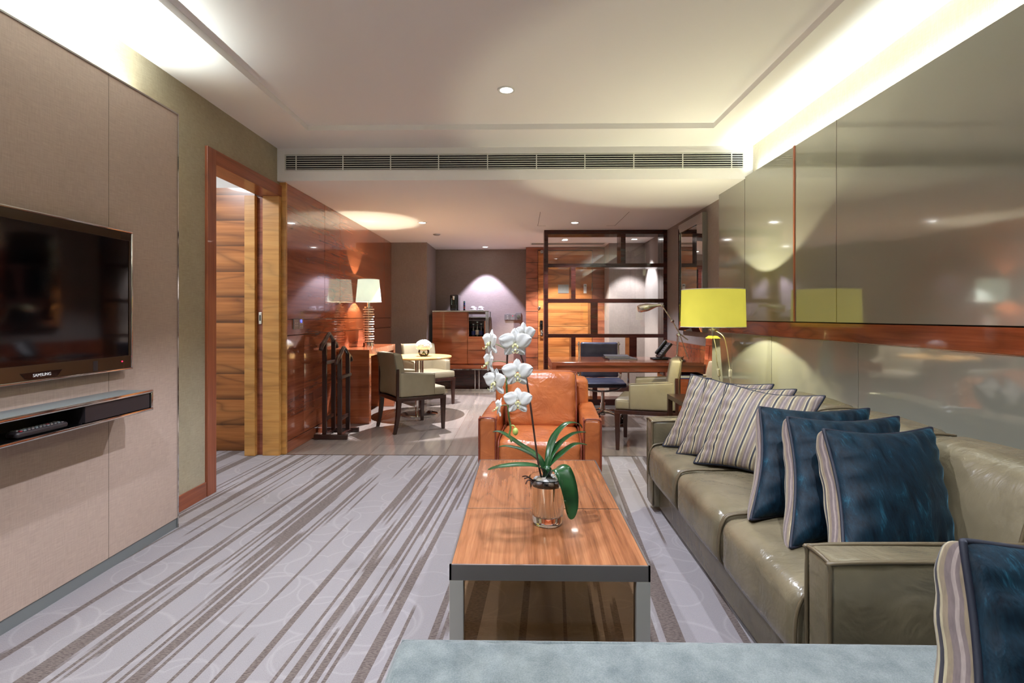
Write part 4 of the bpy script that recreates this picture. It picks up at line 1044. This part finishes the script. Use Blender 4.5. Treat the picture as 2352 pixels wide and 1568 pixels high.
t = thing('valet_stand', 'dark wood double valet stand with two coat hangers by the wood wall', 'valet stand', (-1.85, 5.14, 0))
for (a, b, c, d) in ((-2.02, -1.69, 4.965, 5.0), (-2.035, -1.685, 5.295, 5.33)):
    bm = new(); box(bm, a, b, c, d, 0.0, 0.045, 0.004); obj('foot_rail', bm, M['wood_dark'], t, w=True)
for x in (-1.955, -1.775):
    bm = new(); box(bm, x-0.018, x+0.018, 5.0, 5.295, 0.005, 0.035, 0.002); obj('base_rail', bm, M['wood_dark'], t, w=True)
for x, ht in ((-1.935, 0.97), (-1.785, 0.83)):
    for y in (5.03, 5.27):
        bm = new(); box(bm, x-0.021, x+0.021, y-0.013, y+0.013, 0.035, ht-0.01, 0.003); obj('post', bm, M['wood_dark'], t, w=True)
    bm = new(); box(bm, x-0.012, x+0.012, 5.04, 5.26, 0.17, 0.205, 0.003); obj('stretcher', bm, M['wood_dark'], t, w=True)
    bm = new(); box(bm, x-0.008, x+0.03, 5.0, 5.30, ht-0.245, ht-0.215, 0.004); obj('trouser_bar', bm, M['wood_dark'], t, w=True)
    bm = new(); tube(bm, [(x, 4.935, ht-0.095), (x, 4.965, ht-0.055), (x, 5.03, ht-0.02), (x, 5.10, ht+0.03), (x, 5.15, ht+0.055), (x, 5.20, ht+0.03), (x, 5.27, ht-0.02), (x, 5.335, ht-0.055), (x, 5.365, ht-0.095)], [0.021, 0.023, 0.021, 0.018, 0.016, 0.018, 0.021, 0.023, 0.021], 10, smooth=4); obj('coat_hanger', bm, M['wood_dark'], t, 180, w=True)

# ================================================================== MINIBAR CABINET, LEDGE AND WHAT STANDS ON THEM
LG = thing('low_bench_ledge', 'long low rosewood ledge with chrome trim under the minibar cabinet', 'ledge', (-0.7, 8.6, 0))
bm = new(); box(bm, -1.485, 0.08, 8.25, 8.948, 0.352, 0.412, 0.002); obj('top', bm, M['wood_cab'], LG, w=True)
bm = new(); box(bm, -1.485, 0.08, 8.245, 8.26, 0.336, 0.352); obj('chrome_trim', bm, M['chrome'], LG, w=True)
bm = new(); box(bm, -1.485, 0.08, 8.40, 8.945, 0.03, 0.336); obj('plinth', bm, M['wood_screen'], LG, w=True)
for x in (-0.74, -0.675):
    bm = new(); lathe(bm, [(0.012, 0.0), (0.012, 0.34)], x, 8.275, 16); obj('leg', bm, M['chrome'], LG, 60, w=True)
bm = new(); box(bm, -1.485, 0.08, 8.25, 8.40, 0.0, 0.03); obj('kick_rail', bm, M['chrome'], LG, w=True)

t = thing('minibar_cabinet', 'rosewood minibar cabinet with chrome frame against the mauve wall', 'cabinet', (-0.98, 8.6, 0.4125))
qx0, qx1, qy0, qy1, qz0, qz1 = -1.432, -0.524, 8.28, 8.92, 0.4125, 1.27
bm = new()
box(bm, qx0, qx0+0.02, qy0+0.02, qy1, qz0, qz1); box(bm, -0.862, -0.845, qy0+0.02, qy1, qz0, qz1); box(bm, qx0, -0.575, qy0+0.02, qy1, qz0, qz0+0.02)
box(bm, qx0, -0.845, qy1-0.02, qy1, qz0, qz1); box(bm, -0.845, -0.575, qy1-0.02, qy1, qz0, 1.13); box(bm, -0.595, -0.575, qy0+0.02, qy1, qz0, 1.13)
box(bm, -0.845, -0.575, qy0+0.01, qy1, 0.842, 0.872)
obj('carcass', bm, M['wood_cab'], t, w=True)
bm = new(); box(bm, -0.845, -0.595, qy1-0.19, qy1-0.18, 0.872, 1.13); box(bm, -0.845, -0.842, qy0+0.03, qy1-0.18, 0.872, 1.13); box(bm, -0.598, -0.595, qy0+0.03, qy1-0.18, 0.872, 1.13); obj('niche_lining', bm, M['wood_screen'], t, w=True)
bm = new(); box(bm, qx0, -0.866, qy0, qy0+0.02, qz0+0.022, qz1-0.004, 0.001); obj('door', bm, M['wood_cab'], t, w=True)
for z0, z1 in ((0.436, 0.645), (0.650, 0.838)):
    bm = new(); box(bm, -0.860, -0.580, qy0, qy0+0.02, z0, z1, 0.001); obj('drawer', bm, M['wood_cab'], t, w=True)
bm = new(); box(bm, -0.845, -0.575, qy0+0.01, qy1, 1.125, 1.14); box(bm, -0.845, -0.575, qy0, qy0+0.02, 1.232, 1.27); obj('niche_shelf', bm, M['wood_screen'], t, w=True)
bm = new(); box(bm, qx0, qx1, qy0-0.005, qy1, 1.27, 1.29, 0.002); obj('worktop', bm, M['steel'], t, w=True)
for (x, y) in ((-0.570, qy0), (-0.542, qy1-0.03), (-0.542, qy0)):
    bm = new(); box(bm, x, x+0.018, y, y+0.018, qz0, 1.27); obj('chrome_post', bm, M['chrome'], t, w=True)
bm = new(); box(bm, -0.845, -0.53, qy0+0.2, qy0+0.21, 1.18, 1.19); obj('glass_rail', bm, M['chrome'], t, w=True)

t = thing('coffee_machine', 'tall black capsule coffee machine on the minibar cabinet', 'coffee machine', (-1.1, 8.55, 1.2905))
bm = new(); softbox(bm, -1.165, -1.03, 8.42, 8.72, 1.2905, 1.555, 0.02, 8); obj('body', bm, M['black'], t, 180, w=True)
bm = new(); box(bm, -1.145, -1.06, 8.35, 8.425, 1.2905, 1.32, 0.004); box(bm, -1.145, -1.06, 8.405, 8.425, 1.3, 1.39, 0.003); obj('drip_tray', bm, M['black_matte'], t, w=True)
bm = new(); box(bm, -1.12, -1.085, 8.39, 8.425, 1.47, 1.53, 0.004); obj('spout', bm, M['chrome'], t, 40, w=True)
t = thing('capsule_rack', 'narrow upright rack of coloured coffee capsules beside the coffee machine', 'capsule rack', (-0.94, 8.5, 1.2905))
bm = new(); box(bm, -0.965, -0.915, 8.47, 8.53, 1.2905, 1.296); box(bm, -0.943, -0.937, 8.525, 8.53, 1.296, 1.46); obj('rack', bm, M['chrome'], t, w=True)
for i, c in enumerate(((30, 30, 36), (150, 30, 40), (60, 50, 60), (40, 60, 140), (60, 110, 110))):
    bm = new(); lathe(bm, [(0.0, 0.0), (0.018, 0.0), (0.016, 0.024), (0.010, 0.028), (0.0, 0.028)], -0.94, 8.505, 16); bmesh.ops.translate(bm, vec=(0, 0, 1.297+i*0.031), verts=bm.verts)
    obj('capsule', bm, plain('capsule_foil_%d' % i, c, 0.25, metal=0.5), t, 40, w=True)
def cup(label, x):
    t = thing('coffee_cup', label, 'cup', (x, 8.46, 1.2905), 0, 'white cups on the minibar cabinet')
    bm = new(); lathe(bm, [(0.0, 0.0), (0.046, 0.004), (0.059, 0.012), (0.057, 0.014), (0.03, 0.010), (0.0, 0.010)], 0, 0, 28); obj('saucer', bm, M['cup'], t, 60)
    bm = new(); lathe(bm, [(0.026, 0.0), (0.046, 0.0), (0.044, 0.02), (0.034, 0.05), (0.024, 0.062), (0.0, 0.062)], 0, 0, 28); bmesh.ops.translate(bm, vec=(0, 0, 0.012), verts=bm.verts); obj('bowl', bm, M['cup'], t, 60)
    bm = new(); tube(bm, [(0.036, 0, 0.055), (0.058, 0, 0.05), (0.058, 0, 0.032), (0.042, 0, 0.026)], 0.004, 6, smooth=4); obj('handle', bm, M['cup'], t, 180)
cup('upturned white cup on its saucer, nearer the coffee capsules', -0.79)
cup('upturned white cup on its saucer, nearer the end of the cabinet top', -0.665)
def bottle(name, label, x, y, h, mat, glass):
    t = thing(name, label, 'bottle' if name != 'carafe' else 'glass', (x, y, 0.8725), 0, 'bottles in the cabinet niche')
    bm = new(); lathe(bm, [(0.0, 0.0), (0.03, 0.0), (0.032, 0.01), (0.032, h*0.55), (0.012, h*0.78), (0.012, h*0.97), (0.0, h*0.97)], 0, 0, 20); obj('body', bm, glass, t, 60)
    bm = new(); lathe(bm, [(0.033, h*0.1), (0.033, h*0.42)], 0, 0, 20, cap=False); obj('paper_label', bm, mat, t, 60)
    bm = new(); lathe(bm, [(0.0, h*0.95), (0.014, h*0.95), (0.014, h), (0.0, h)], 0, 0, 14); obj('cap', bm, M['white'], t, 60)
bottle('water_bottle', 'blue-labelled water bottle, closest to the cabinet door in the niche', -0.785, 8.46, 0.20, M['bottle_blue'], M['acrylic'])
bottle('water_bottle', 'blue-labelled water bottle, closest to the chrome posts in the niche', -0.655, 8.46, 0.205, M['bottle_blue'], M['acrylic'])
bottle('glass_bottle', 'tall pale bottle standing between the two blue-labelled bottles', -0.72, 8.46, 0.235, M['paper'], M['acrylic'])

t = thing('folded_board', 'dark narrow board leaning between the pillar and the minibar cabinet', 'board', (-1.46, 8.3, 0.4125))
bm = new(); box(bm, -1.482, -1.44, 8.30, 8.60, 0.4125, 1.19, 0.002); obj('board', bm, M['black_matte'], t, w=True)

# ================================================================== OPEN SCREEN
t = thing('room_divider', 'open dark mahogany room divider of offset shelves with glass panes', 'screen', (1.14, 7.1, 0))
fy0, fy1 = 6.95, 7.23
bm = new()
box(bm, 0.314, 0.367, fy0, fy1, 0, ZL-0.001, 0.001); box(bm, 1.918, 1.968, fy0, fy1, 0, ZL-0.001, 0.001)
box(bm, 0.367, 1.918, fy0, fy1, 2.308, ZL-0.001, 0.001); box(bm, 0.367, 1.918, fy0, fy1, 0.0, 0.08, 0.001)
obj('frame', bm, M['wood_screen'], t, w=True)
zr = [(1.859, 1.912), (1.382, 1.435), (0.912, 0.959), (0.44, 0.485)]
for a, b in zr:
    bm = new(); box(bm, 0.367, 1.918, fy0, fy1, a, b, 0.001); obj('shelf', bm, M['wood_screen'], t, w=True)
for x0, x1, a, b in ((1.346, 1.41, 1.912, 2.308), (0.678, 0.737, 1.435, 1.859), (0.94, 1.036, 0.959, 1.382), (0.678, 0.737, 0.485, 0.912), (1.46, 1.56, 0.485, 0.912), (0.965, 1.03, 0.08, 0.44)):
    bm = new(); box(bm, x0, x1, fy0, fy1, a, b, 0.001); obj('upright', bm, M['wood_screen'], t, w=True)
for x0, x1, a, b in ((0.367, 1.346, 1.912, 2.308), (1.41, 1.918, 1.912, 2.308), (0.367, 0.678, 1.435, 1.859), (0.737, 1.918, 1.435, 1.859), (0.367, 0.94, 0.959, 1.382), (1.036, 1.918, 0.959, 1.382)):
    bm = new(); box(bm, x0+0.001, x1-0.001, 7.09, 7.096, a+0.001, b-0.001); obj('glass_pane', bm, M['pane'], t, w=True)

# ================================================================== MIRROR ON THE RIGHT WALL
t = thing('wall_mirror', 'tall mirror in a wide mirrored frame on the mauve right wall', 'mirror', (XR, 5.84, 1.68))
my0, my1, mz0, mz1 = 5.46, 6.28, 1.03, 2.30
bm = new(); box(bm, XR-0.05, XR, my0, my1, mz0, mz1, 0.002); obj('frame_box', bm, M['plate_metal'], t, w=True)
bm = new(); xx = XR-0.05
def quad(bm, pts): bm.faces.new([bm.verts.new(p) for p in pts])
o_ = [(my0, mz0), (my1, mz0), (my1, mz1), (my0, mz1)]; i_ = [(my0+0.11, mz0+0.11), (my1-0.11, mz0+0.11), (my1-0.11, mz1-0.11), (my0+0.11, mz1-0.11)]
for k in range(4):
    a, b, c, d = o_[k], o_[(k+1) % 4], i_[(k+1) % 4], i_[k]
    hexa(bm, [(xx-0.002, a[0], a[1]), (xx-0.002, b[0], b[1]), (xx-0.022, c[0], c[1]), (xx-0.022, d[0], d[1])][::-1], [(xx-0.006, a[0], a[1]), (xx-0.006, b[0], b[1]), (xx-0.026, c[0], c[1]), (xx-0.026, d[0], d[1])][::-1])
obj('mirror_border', bm, M['mirror'], t, w=True)
bm = new(); box(bm, xx-0.016, xx-0.002, my0+0.105, my1-0.105, mz0+0.105, mz1-0.105); obj('mirror_glass', bm, M['mirror'], t, w=True)

# ================================================================== DESK AND ITS THINGS
t = thing('wall_wainscot', 'low rosewood back panel on the right wall behind the desk', 'panel', (1.93, 5.95, 0))
bm = new(); box(bm, 1.935, XR, 4.985, 6.945, 0.0, 0.885, 0.001); obj('panel', bm, M['wood_desk'], t, w=True)
bm = new(); box(bm, 1.933, 1.937, 4.985, 6.945, 0.838, 0.842); obj('groove', bm, M['groove'], t, w=True)
t = thing('writing_desk', 'long rosewood writing desk in front of the open screen', 'desk', (1.1, 5.37, 0))
bm = new(); box(bm, 0.303, 1.93, 5.02, 5.72, 0.718, 0.75, 0.0015); obj('desktop', bm, M['wood_desk'], t, w=True)
bm = new(); box(bm, 0.345, 1.93, 5.045, 5.06, 0.655, 0.711); box(bm, 0.345, 0.36, 5.06, 5.70, 0.655, 0.711); box(bm, 0.345, 1.93, 5.685, 5.70, 0.655, 0.711); box(bm, 0.34, 1.93, 5.04, 5.70, 0.711, 0.718); obj('apron', bm, M['wood_desk'], t, w=True)
bm = new(); box(bm, 0.303, 0.345, 5.02, 5.72, 0.655, 0.718, 0.001); obj('edge_board', bm, M['wood_desk'], t, w=True)
bm = new(); box(bm, 0.40, 0.44, 5.09, 5.66, 0.0, 0.711, 0.001); obj('leg', bm, M['wood_desk'], t, w=True)
bm = new(); box(bm, 1.50, 1.93, 5.10, 5.68, 0.0, 0.06); box(bm, 1.50, 1.93, 5.10, 5.68, 0.56, 0.58); box(bm, 1.86, 1.93, 5.10, 5.68, 0.06, 0.56); box(bm, 1.50, 1.52, 5.10, 5.68, 0.06, 0.56); box(bm, 1.50, 1.52, 5.66, 5.68, 0.58, 0.711); box(bm, 1.91, 1.93, 5.10, 5.68, 0.58, 0.711); obj('pedestal', bm, M['wood_desk'], t, w=True)
bm = new(); box(bm, 1.523, 1.857, 5.09, 5.105, 0.064, 0.556, 0.001); d_ = obj('door', bm, M['wood_desk'], t, w=True)
bm = new(); box(bm, 1.55, 1.555, 5.075, 5.09, 0.3, 0.4); obj('handle', bm, M['steel'], d_, w=True)
t = thing('blue_binder', 'flat blue binder lying on the shelf under the writing desk', 'binder', (1.66, 5.3, 0.58))
bm = new(); box(bm, 1.54, 1.82, 5.12, 5.40, 0.5805, 0.588); box(bm, 1.54, 1.82, 5.12, 5.40, 0.612, 0.62); box(bm, 1.54, 1.546, 5.12, 5.40, 0.588, 0.612); obj('cover', bm, M['blue_card'], t, w=True)
bm = new(); box(bm, 1.547, 1.812, 5.125, 5.395, 0.588, 0.612); obj('pages', bm, M['paper'], t, w=True)

def folder(label, x, y, z, rz, w_, d_, h):
    t = thing('desk_folder', label, 'folder', (x, y, z), R(rz), 'folders on the writing desk')
    bm = new(); box(bm, -w_/2, w_/2, -d_/2, d_/2, 0.0, 0.003, 0.001); box(bm, -w_/2, w_/2, -d_/2, d_/2, h-0.003, h, 0.001); box(bm, -w_/2, -w_/2+0.004, -d_/2, d_/2, 0.0, h, 0.001); obj('cover', bm, M['grey_leather'], t)
    bm = new(); box(bm, -w_/2+0.006, w_/2-0.006, -d_/2+0.004, d_/2-0.004, 0.003, h-0.003); obj('pages', bm, M['paper'], t)
folder('lower dark leather folder lying on the desk', 1.045, 5.46, 0.7505, 4, 0.30, 0.30, 0.014)
folder('upper dark leather folder resting on another folder on the desk', 1.02, 5.52, 0.765, -6, 0.26, 0.28, 0.016)

t = thing('desk_phone', 'black desk telephone with a tilted keypad on the writing desk', 'telephone', (1.47, 5.40, 0.7505))
bm = new(); prism(bm, [(-0.10, 0.0), (0.11, 0.0), (0.11, 0.012), (0.06, 0.02), (-0.10, 0.012)], 'y', -0.085, 0.085, 0.003); obj('base', bm, M['black_matte'], t)
m_ = Matrix.Translation((-0.01, 0, 0.025)) @ Matrix.Rotation(R(-52), 4, 'Y')
bm = new(); box(bm, -0.02, 0.17, -0.085, 0.085, 0.0, 0.03, 0.006, mat=m_); bd = obj('keypad_body', bm, M['plastic_dark'], t)
for i in range(5):
    for j in range(3):
        bm = new(); box(bm, 0.02+i*0.024, 0.034+i*0.024, -0.07+j*0.024, -0.054+j*0.024, 0.03, 0.034, 0.001, mat=m_); obj('key', bm, M['plate_metal'], bd)
bm = new(); softbox(bm, 0.0, 0.18, 0.04, 0.085, 0.03, 0.06, 0.014, 6); bmesh.ops.transform(bm, matrix=m_, verts=bm.verts); obj('handset', bm, M['black_matte'], t, 180)

t = thing('desk_lamp', 'polished chrome articulated reading lamp on the writing desk', 'lamp', (1.56, 5.17, 0.7505))
bm = new(); lathe(bm, [(0.0, 0.0), (0.085, 0.0), (0.088, 0.008), (0.08, 0.02), (0.03, 0.026), (0.0, 0.026)], 0, 0, 32); obj('base', bm, M['chrome'], t, 40)
J1, J2, J3 = Vector((0.03, 0, 0.272)), Vector((-0.045, 0, 0.40)), Vector((-0.145, 0, 0.552))
bm = new(); lathe(bm, [(0.014, 0.02), (0.014, 0.06), (0.008, 0.065)], 0.0, 0, 16); 
for dy in (-0.014, 0.014): tube(bm, [(0.0, dy, 0.05), (0.012, dy, 0.26)], 0.006, 10)
obj('post', bm, M['chrome'], t, 60)
bm = new(); tube(bm, [J1+Vector((0.08, 0, -0.06)), J1, J2], 0.0065, 10); tube(bm, [J1+Vector((0.0, 0.01, 0.0)), J1+Vector((0.055, 0.01, -0.16)), J1+Vector((0.09, 0.01, -0.25))], 0.005, 8); obj('lower_arm', bm, M['brass'], t, 60)
bm = new(); tube(bm, [J2, J3], 0.0065, 10); obj('upper_arm', bm, M['brass'], t, 60)
for p in (Vector((0.012, 0, 0.262)), J2, J3):
    bm = new(); ball(bm, p, 0.019, 2); tube(bm, [p+Vector((0, -0.028, 0)), p+Vector((0, 0.028, 0))], 0.009, 10); obj('joint', bm, M['chrome'], t, 60)
bm = new()
prof = [(0.0, -0.035), (0.016, -0.03), (0.02, 0.0), (0.024, 0.03), (0.05, 0.10), (0.056, 0.13), (0.055, 0.20), (0.045, 0.215), (0.0, 0.22)]
lathe(bm, prof, 0, 0, 28); bmesh.ops.transform(bm, matrix=Matrix.Translation(J3+Vector((-0.045, 0, 0.005))) @ Matrix.Rotation(R(-100), 4, 'Y') @ Matrix.Diagonal((0.72, 0.9, 0.92, 1)), verts=bm.verts)
obj('lamp_head', bm, M['brass'], t, 60)
bm = new(); tube(bm, [J3, J3+Vector((-0.05, 0, 0.006))], 0.009, 10); obj('head_hinge', bm, M['chrome'], t, 60)

# ================================================================== OFFICE CHAIR
t = thing('office_chair', 'black leather swivel chair with chrome frame behind the writing desk', 'chair', (0.945, 5.98, 0), R(0))
def pad(p, q):
    return p+Vector((0, 0.005*math.sin(q.x*3)+0.0, 0))
bm = new(); softbox(bm, -0.225, 0.225, 0.23, 0.285, 0.70, 0.885, 0.024, 18, lambda p, q: p+Vector((0, 0.012*q.x*q.x+0.004*math.sin(q.z*7), 0.004*noise.noise(p*9)))); obj('head_pad', bm, M['black_leather'], t, 180)
bm = new(); softbox(bm, -0.225, 0.225, 0.20, 0.25, 0.47, 0.695, 0.022, 18, lambda p, q: p+Vector((0, 0.03*q.z+0.012*q.x*q.x, 0))); obj('back_pad', bm, M['black_leather'], t, 180)
bm = new(); softbox(bm, -0.235, 0.235, -0.25, 0.20, 0.415, 0.47, 0.024, 22, lambda p, q: p+Vector((0, 0, -0.02*max(0, -q.y)**2-0.008*math.sin(q.y*8)*0.4))); obj('seat_pad', bm, M['black_leather'], t, 180)
for s in (-1, 1):
    bm = new(); x = s*0.24; tube(bm, [(x, -0.26, 0.42), (x, -0.1, 0.428), (x, 0.12, 0.435), (x, 0.2, 0.47), (x, 0.235, 0.60), (x, 0.27, 0.75), (x, 0.285, 0.87), (x+s*0.006, 0.287, 0.885)], 0.009, 8, smooth=5); ball(bm, (x+s*0.006, 0.287, 0.86), 0.014, 2); obj('side_rail', bm, M['chrome'], t, 180)
    bm = new(); x = s*0.275; tube(bm, [(s*0.24, -0.05, 0.40), (x, -0.10, 0.415), (x, -0.12, 0.50), (x, -0.10, 0.64), (x, 0.0, 0.655), (x, 0.16, 0.645), (x, 0.215, 0.61), (x-s*0.02, 0.225, 0.50), (s*0.24, 0.18, 0.45)], 0.010, 8, smooth=5); obj('armrest', bm, M['chrome'], t, 180)
bm = new(); tube(bm, [(-0.24, -0.02, 0.40), (-0.16, -0.02, 0.35), (0, -0.02, 0.33), (0.16, -0.02, 0.35), (0.24, -0.02, 0.40)], 0.011, 8, smooth=5); obj('seat_bow', bm, M['chrome'], t, 180)
bm = new(); lathe(bm, [(0.02, 0.2), (0.02, 0.335)], 0, -0.02, 20); lathe(bm, [(0.03, 0.06), (0.03, 0.2)], 0, -0.02, 20); obj('column', bm, M['chrome'], t, 60)
for k in range(5):
    a = R(20+72*k); d = Vector((math.cos(a), math.sin(a), 0)); c0 = Vector((0, -0.02, 0.10))
    bm = new(); tube(bm, [c0, c0+d*0.12+Vector((0, 0, 0.005)), c0+d*0.27+Vector((0, 0, -0.025))], [0.022, 0.018, 0.012], 8, smooth=3); fo = obj('base_arm', bm, M['chrome'], t, 180)
    bm = new(); p = c0+d*0.275; w = Vector((-d.y, d.x, 0))
    for sgn in (-1, 1):
        cy = new(); lathe(cy, [(0.0, -0.009), (0.022, -0.009), (0.026, -0.005), (0.026, 0.005), (0.022, 0.009), (0.0, 0.009)], 0, 0, 18)
        merge(bm, cy, Matrix.Translation(Vector((p.x, p.y, 0.027))+w*0.014*sgn) @ Matrix.Rotation(a+R(0), 4, 'Z') @ Matrix.Rotation(R(90), 4, 'X'))
    tube(bm, [(p.x, p.y, 0.03), (p.x, p.y, 0.075)], 0.008, 8); obj('caster', bm, M['black_matte'], t, 60)

# ================================================================== SIDE TABLE AND YELLOW LAMP
t = thing('side_table', 'small espresso wood side table beyond the sofa carrying the yellow lamp', 'table', (1.53, 3.95, 0))
ax0, ax1, ay0, ay1, az = 1.225, 1.84, 3.62, 4.33, 0.55
bm = new(); box(bm, ax0, ax1, ay0, ay1, az-0.036, az, 0.0015); obj('tabletop', bm, M['wood_dark'], t, w=True)
for (x, y) in ((ax0, ay0), (ax1-0.036, ay0), (ax0, ay1-0.036), (ax1-0.036, ay1-0.036)):
    bm = new(); box(bm, x, x+0.036, y, y+0.036, 0, az-0.036, 0.001); obj('leg', bm, M['wood_dark'], t, w=True)
t = thing('yellow_shade_lamp', 'tall lamp with yellow drum shade and tapered mirrored column beside the sofa', 'lamp', (1.472, 3.97, az+0.0005))
bm = new(); box(bm, -0.085, 0.085, -0.085, 0.085, 0.0, 0.02, 0.003); obj('base', bm, M['chrome'], t)
rot = Matrix.Rotation(R(20), 4, 'Z')
for s in range(4):
    m4 = rot @ Matrix.Rotation(R(90*s), 4, 'Z')
    bm = new(); hexa(bm, [(-0.058, -0.058, 0.02), (0.058, -0.058, 0.02), (0.055, -0.05, 0.02), (-0.055, -0.05, 0.02)], [(-0.034, -0.034, 0.48), (0.034, -0.034, 0.48), (0.031, -0.028, 0.48), (-0.031, -0.028, 0.48)])
    bmesh.ops.transform(bm, matrix=m4, verts=bm.verts); obj('mirrored_side', bm, M['mirror'], t)
bm = new(); hexa(bm, [(-0.04, -0.04, 0.48), (0.04, -0.04, 0.48), (0.04, 0.04, 0.48), (-0.04, 0.04, 0.48)], [(-0.022, -0.022, 0.50), (0.022, -0.022, 0.50), (0.022, 0.022, 0.50), (-0.022, 0.022, 0.50)]); bmesh.ops.transform(bm, matrix=rot, verts=bm.verts); obj('column_cap', bm, M['steel'], t)
bm = new(); lathe(bm, [(0.012, 0.50), (0.012, 0.62)], 0, 0, 16); lathe(bm, [(0.03, 0.535), (0.03, 0.55)], 0, 0, 20); lathe(bm, [(0.006, 0.6), (0.006, 0.72)], 0, 0, 10); obj('stem', bm, M['steel'], t, 60)
shade(t, 0.236, 0.230, 0.568, 0.852, M['yellow_shade'], 0.693)
light('yellow_lamp_light', 'POINT', (1.472, 3.97, az+0.693), 50, (1.0, 0.96, 0.66), shadow_soft_size=0.014)
bm = new(); tube(bm, [(0.012, -0.01, 0.54), (0.05, -0.07, 0.50), (0.075, -0.075, 0.42), (0.09, -0.08, 0.30), (0.10, -0.08, 0.245)], 0.0035, 8, smooth=6); cd = obj('cord', bm, M['cream'], t, 180)
bm = new(); softbox(bm, 0.09, 0.112, -0.09, -0.07, 0.19, 0.25, 0.006, 4); obj('switch', bm, M['cream'], cd, 180)
bm = new(); tube(bm, [(0.10, -0.08, 0.19), (0.11, -0.07, 0.12), (0.13, -0.03, 0.04), (0.16, 0.05, 0.006), (0.28, 0.10, 0.006)], 0.0035, 8, smooth=6); obj('cord', bm, M['cream'], cd, 180)
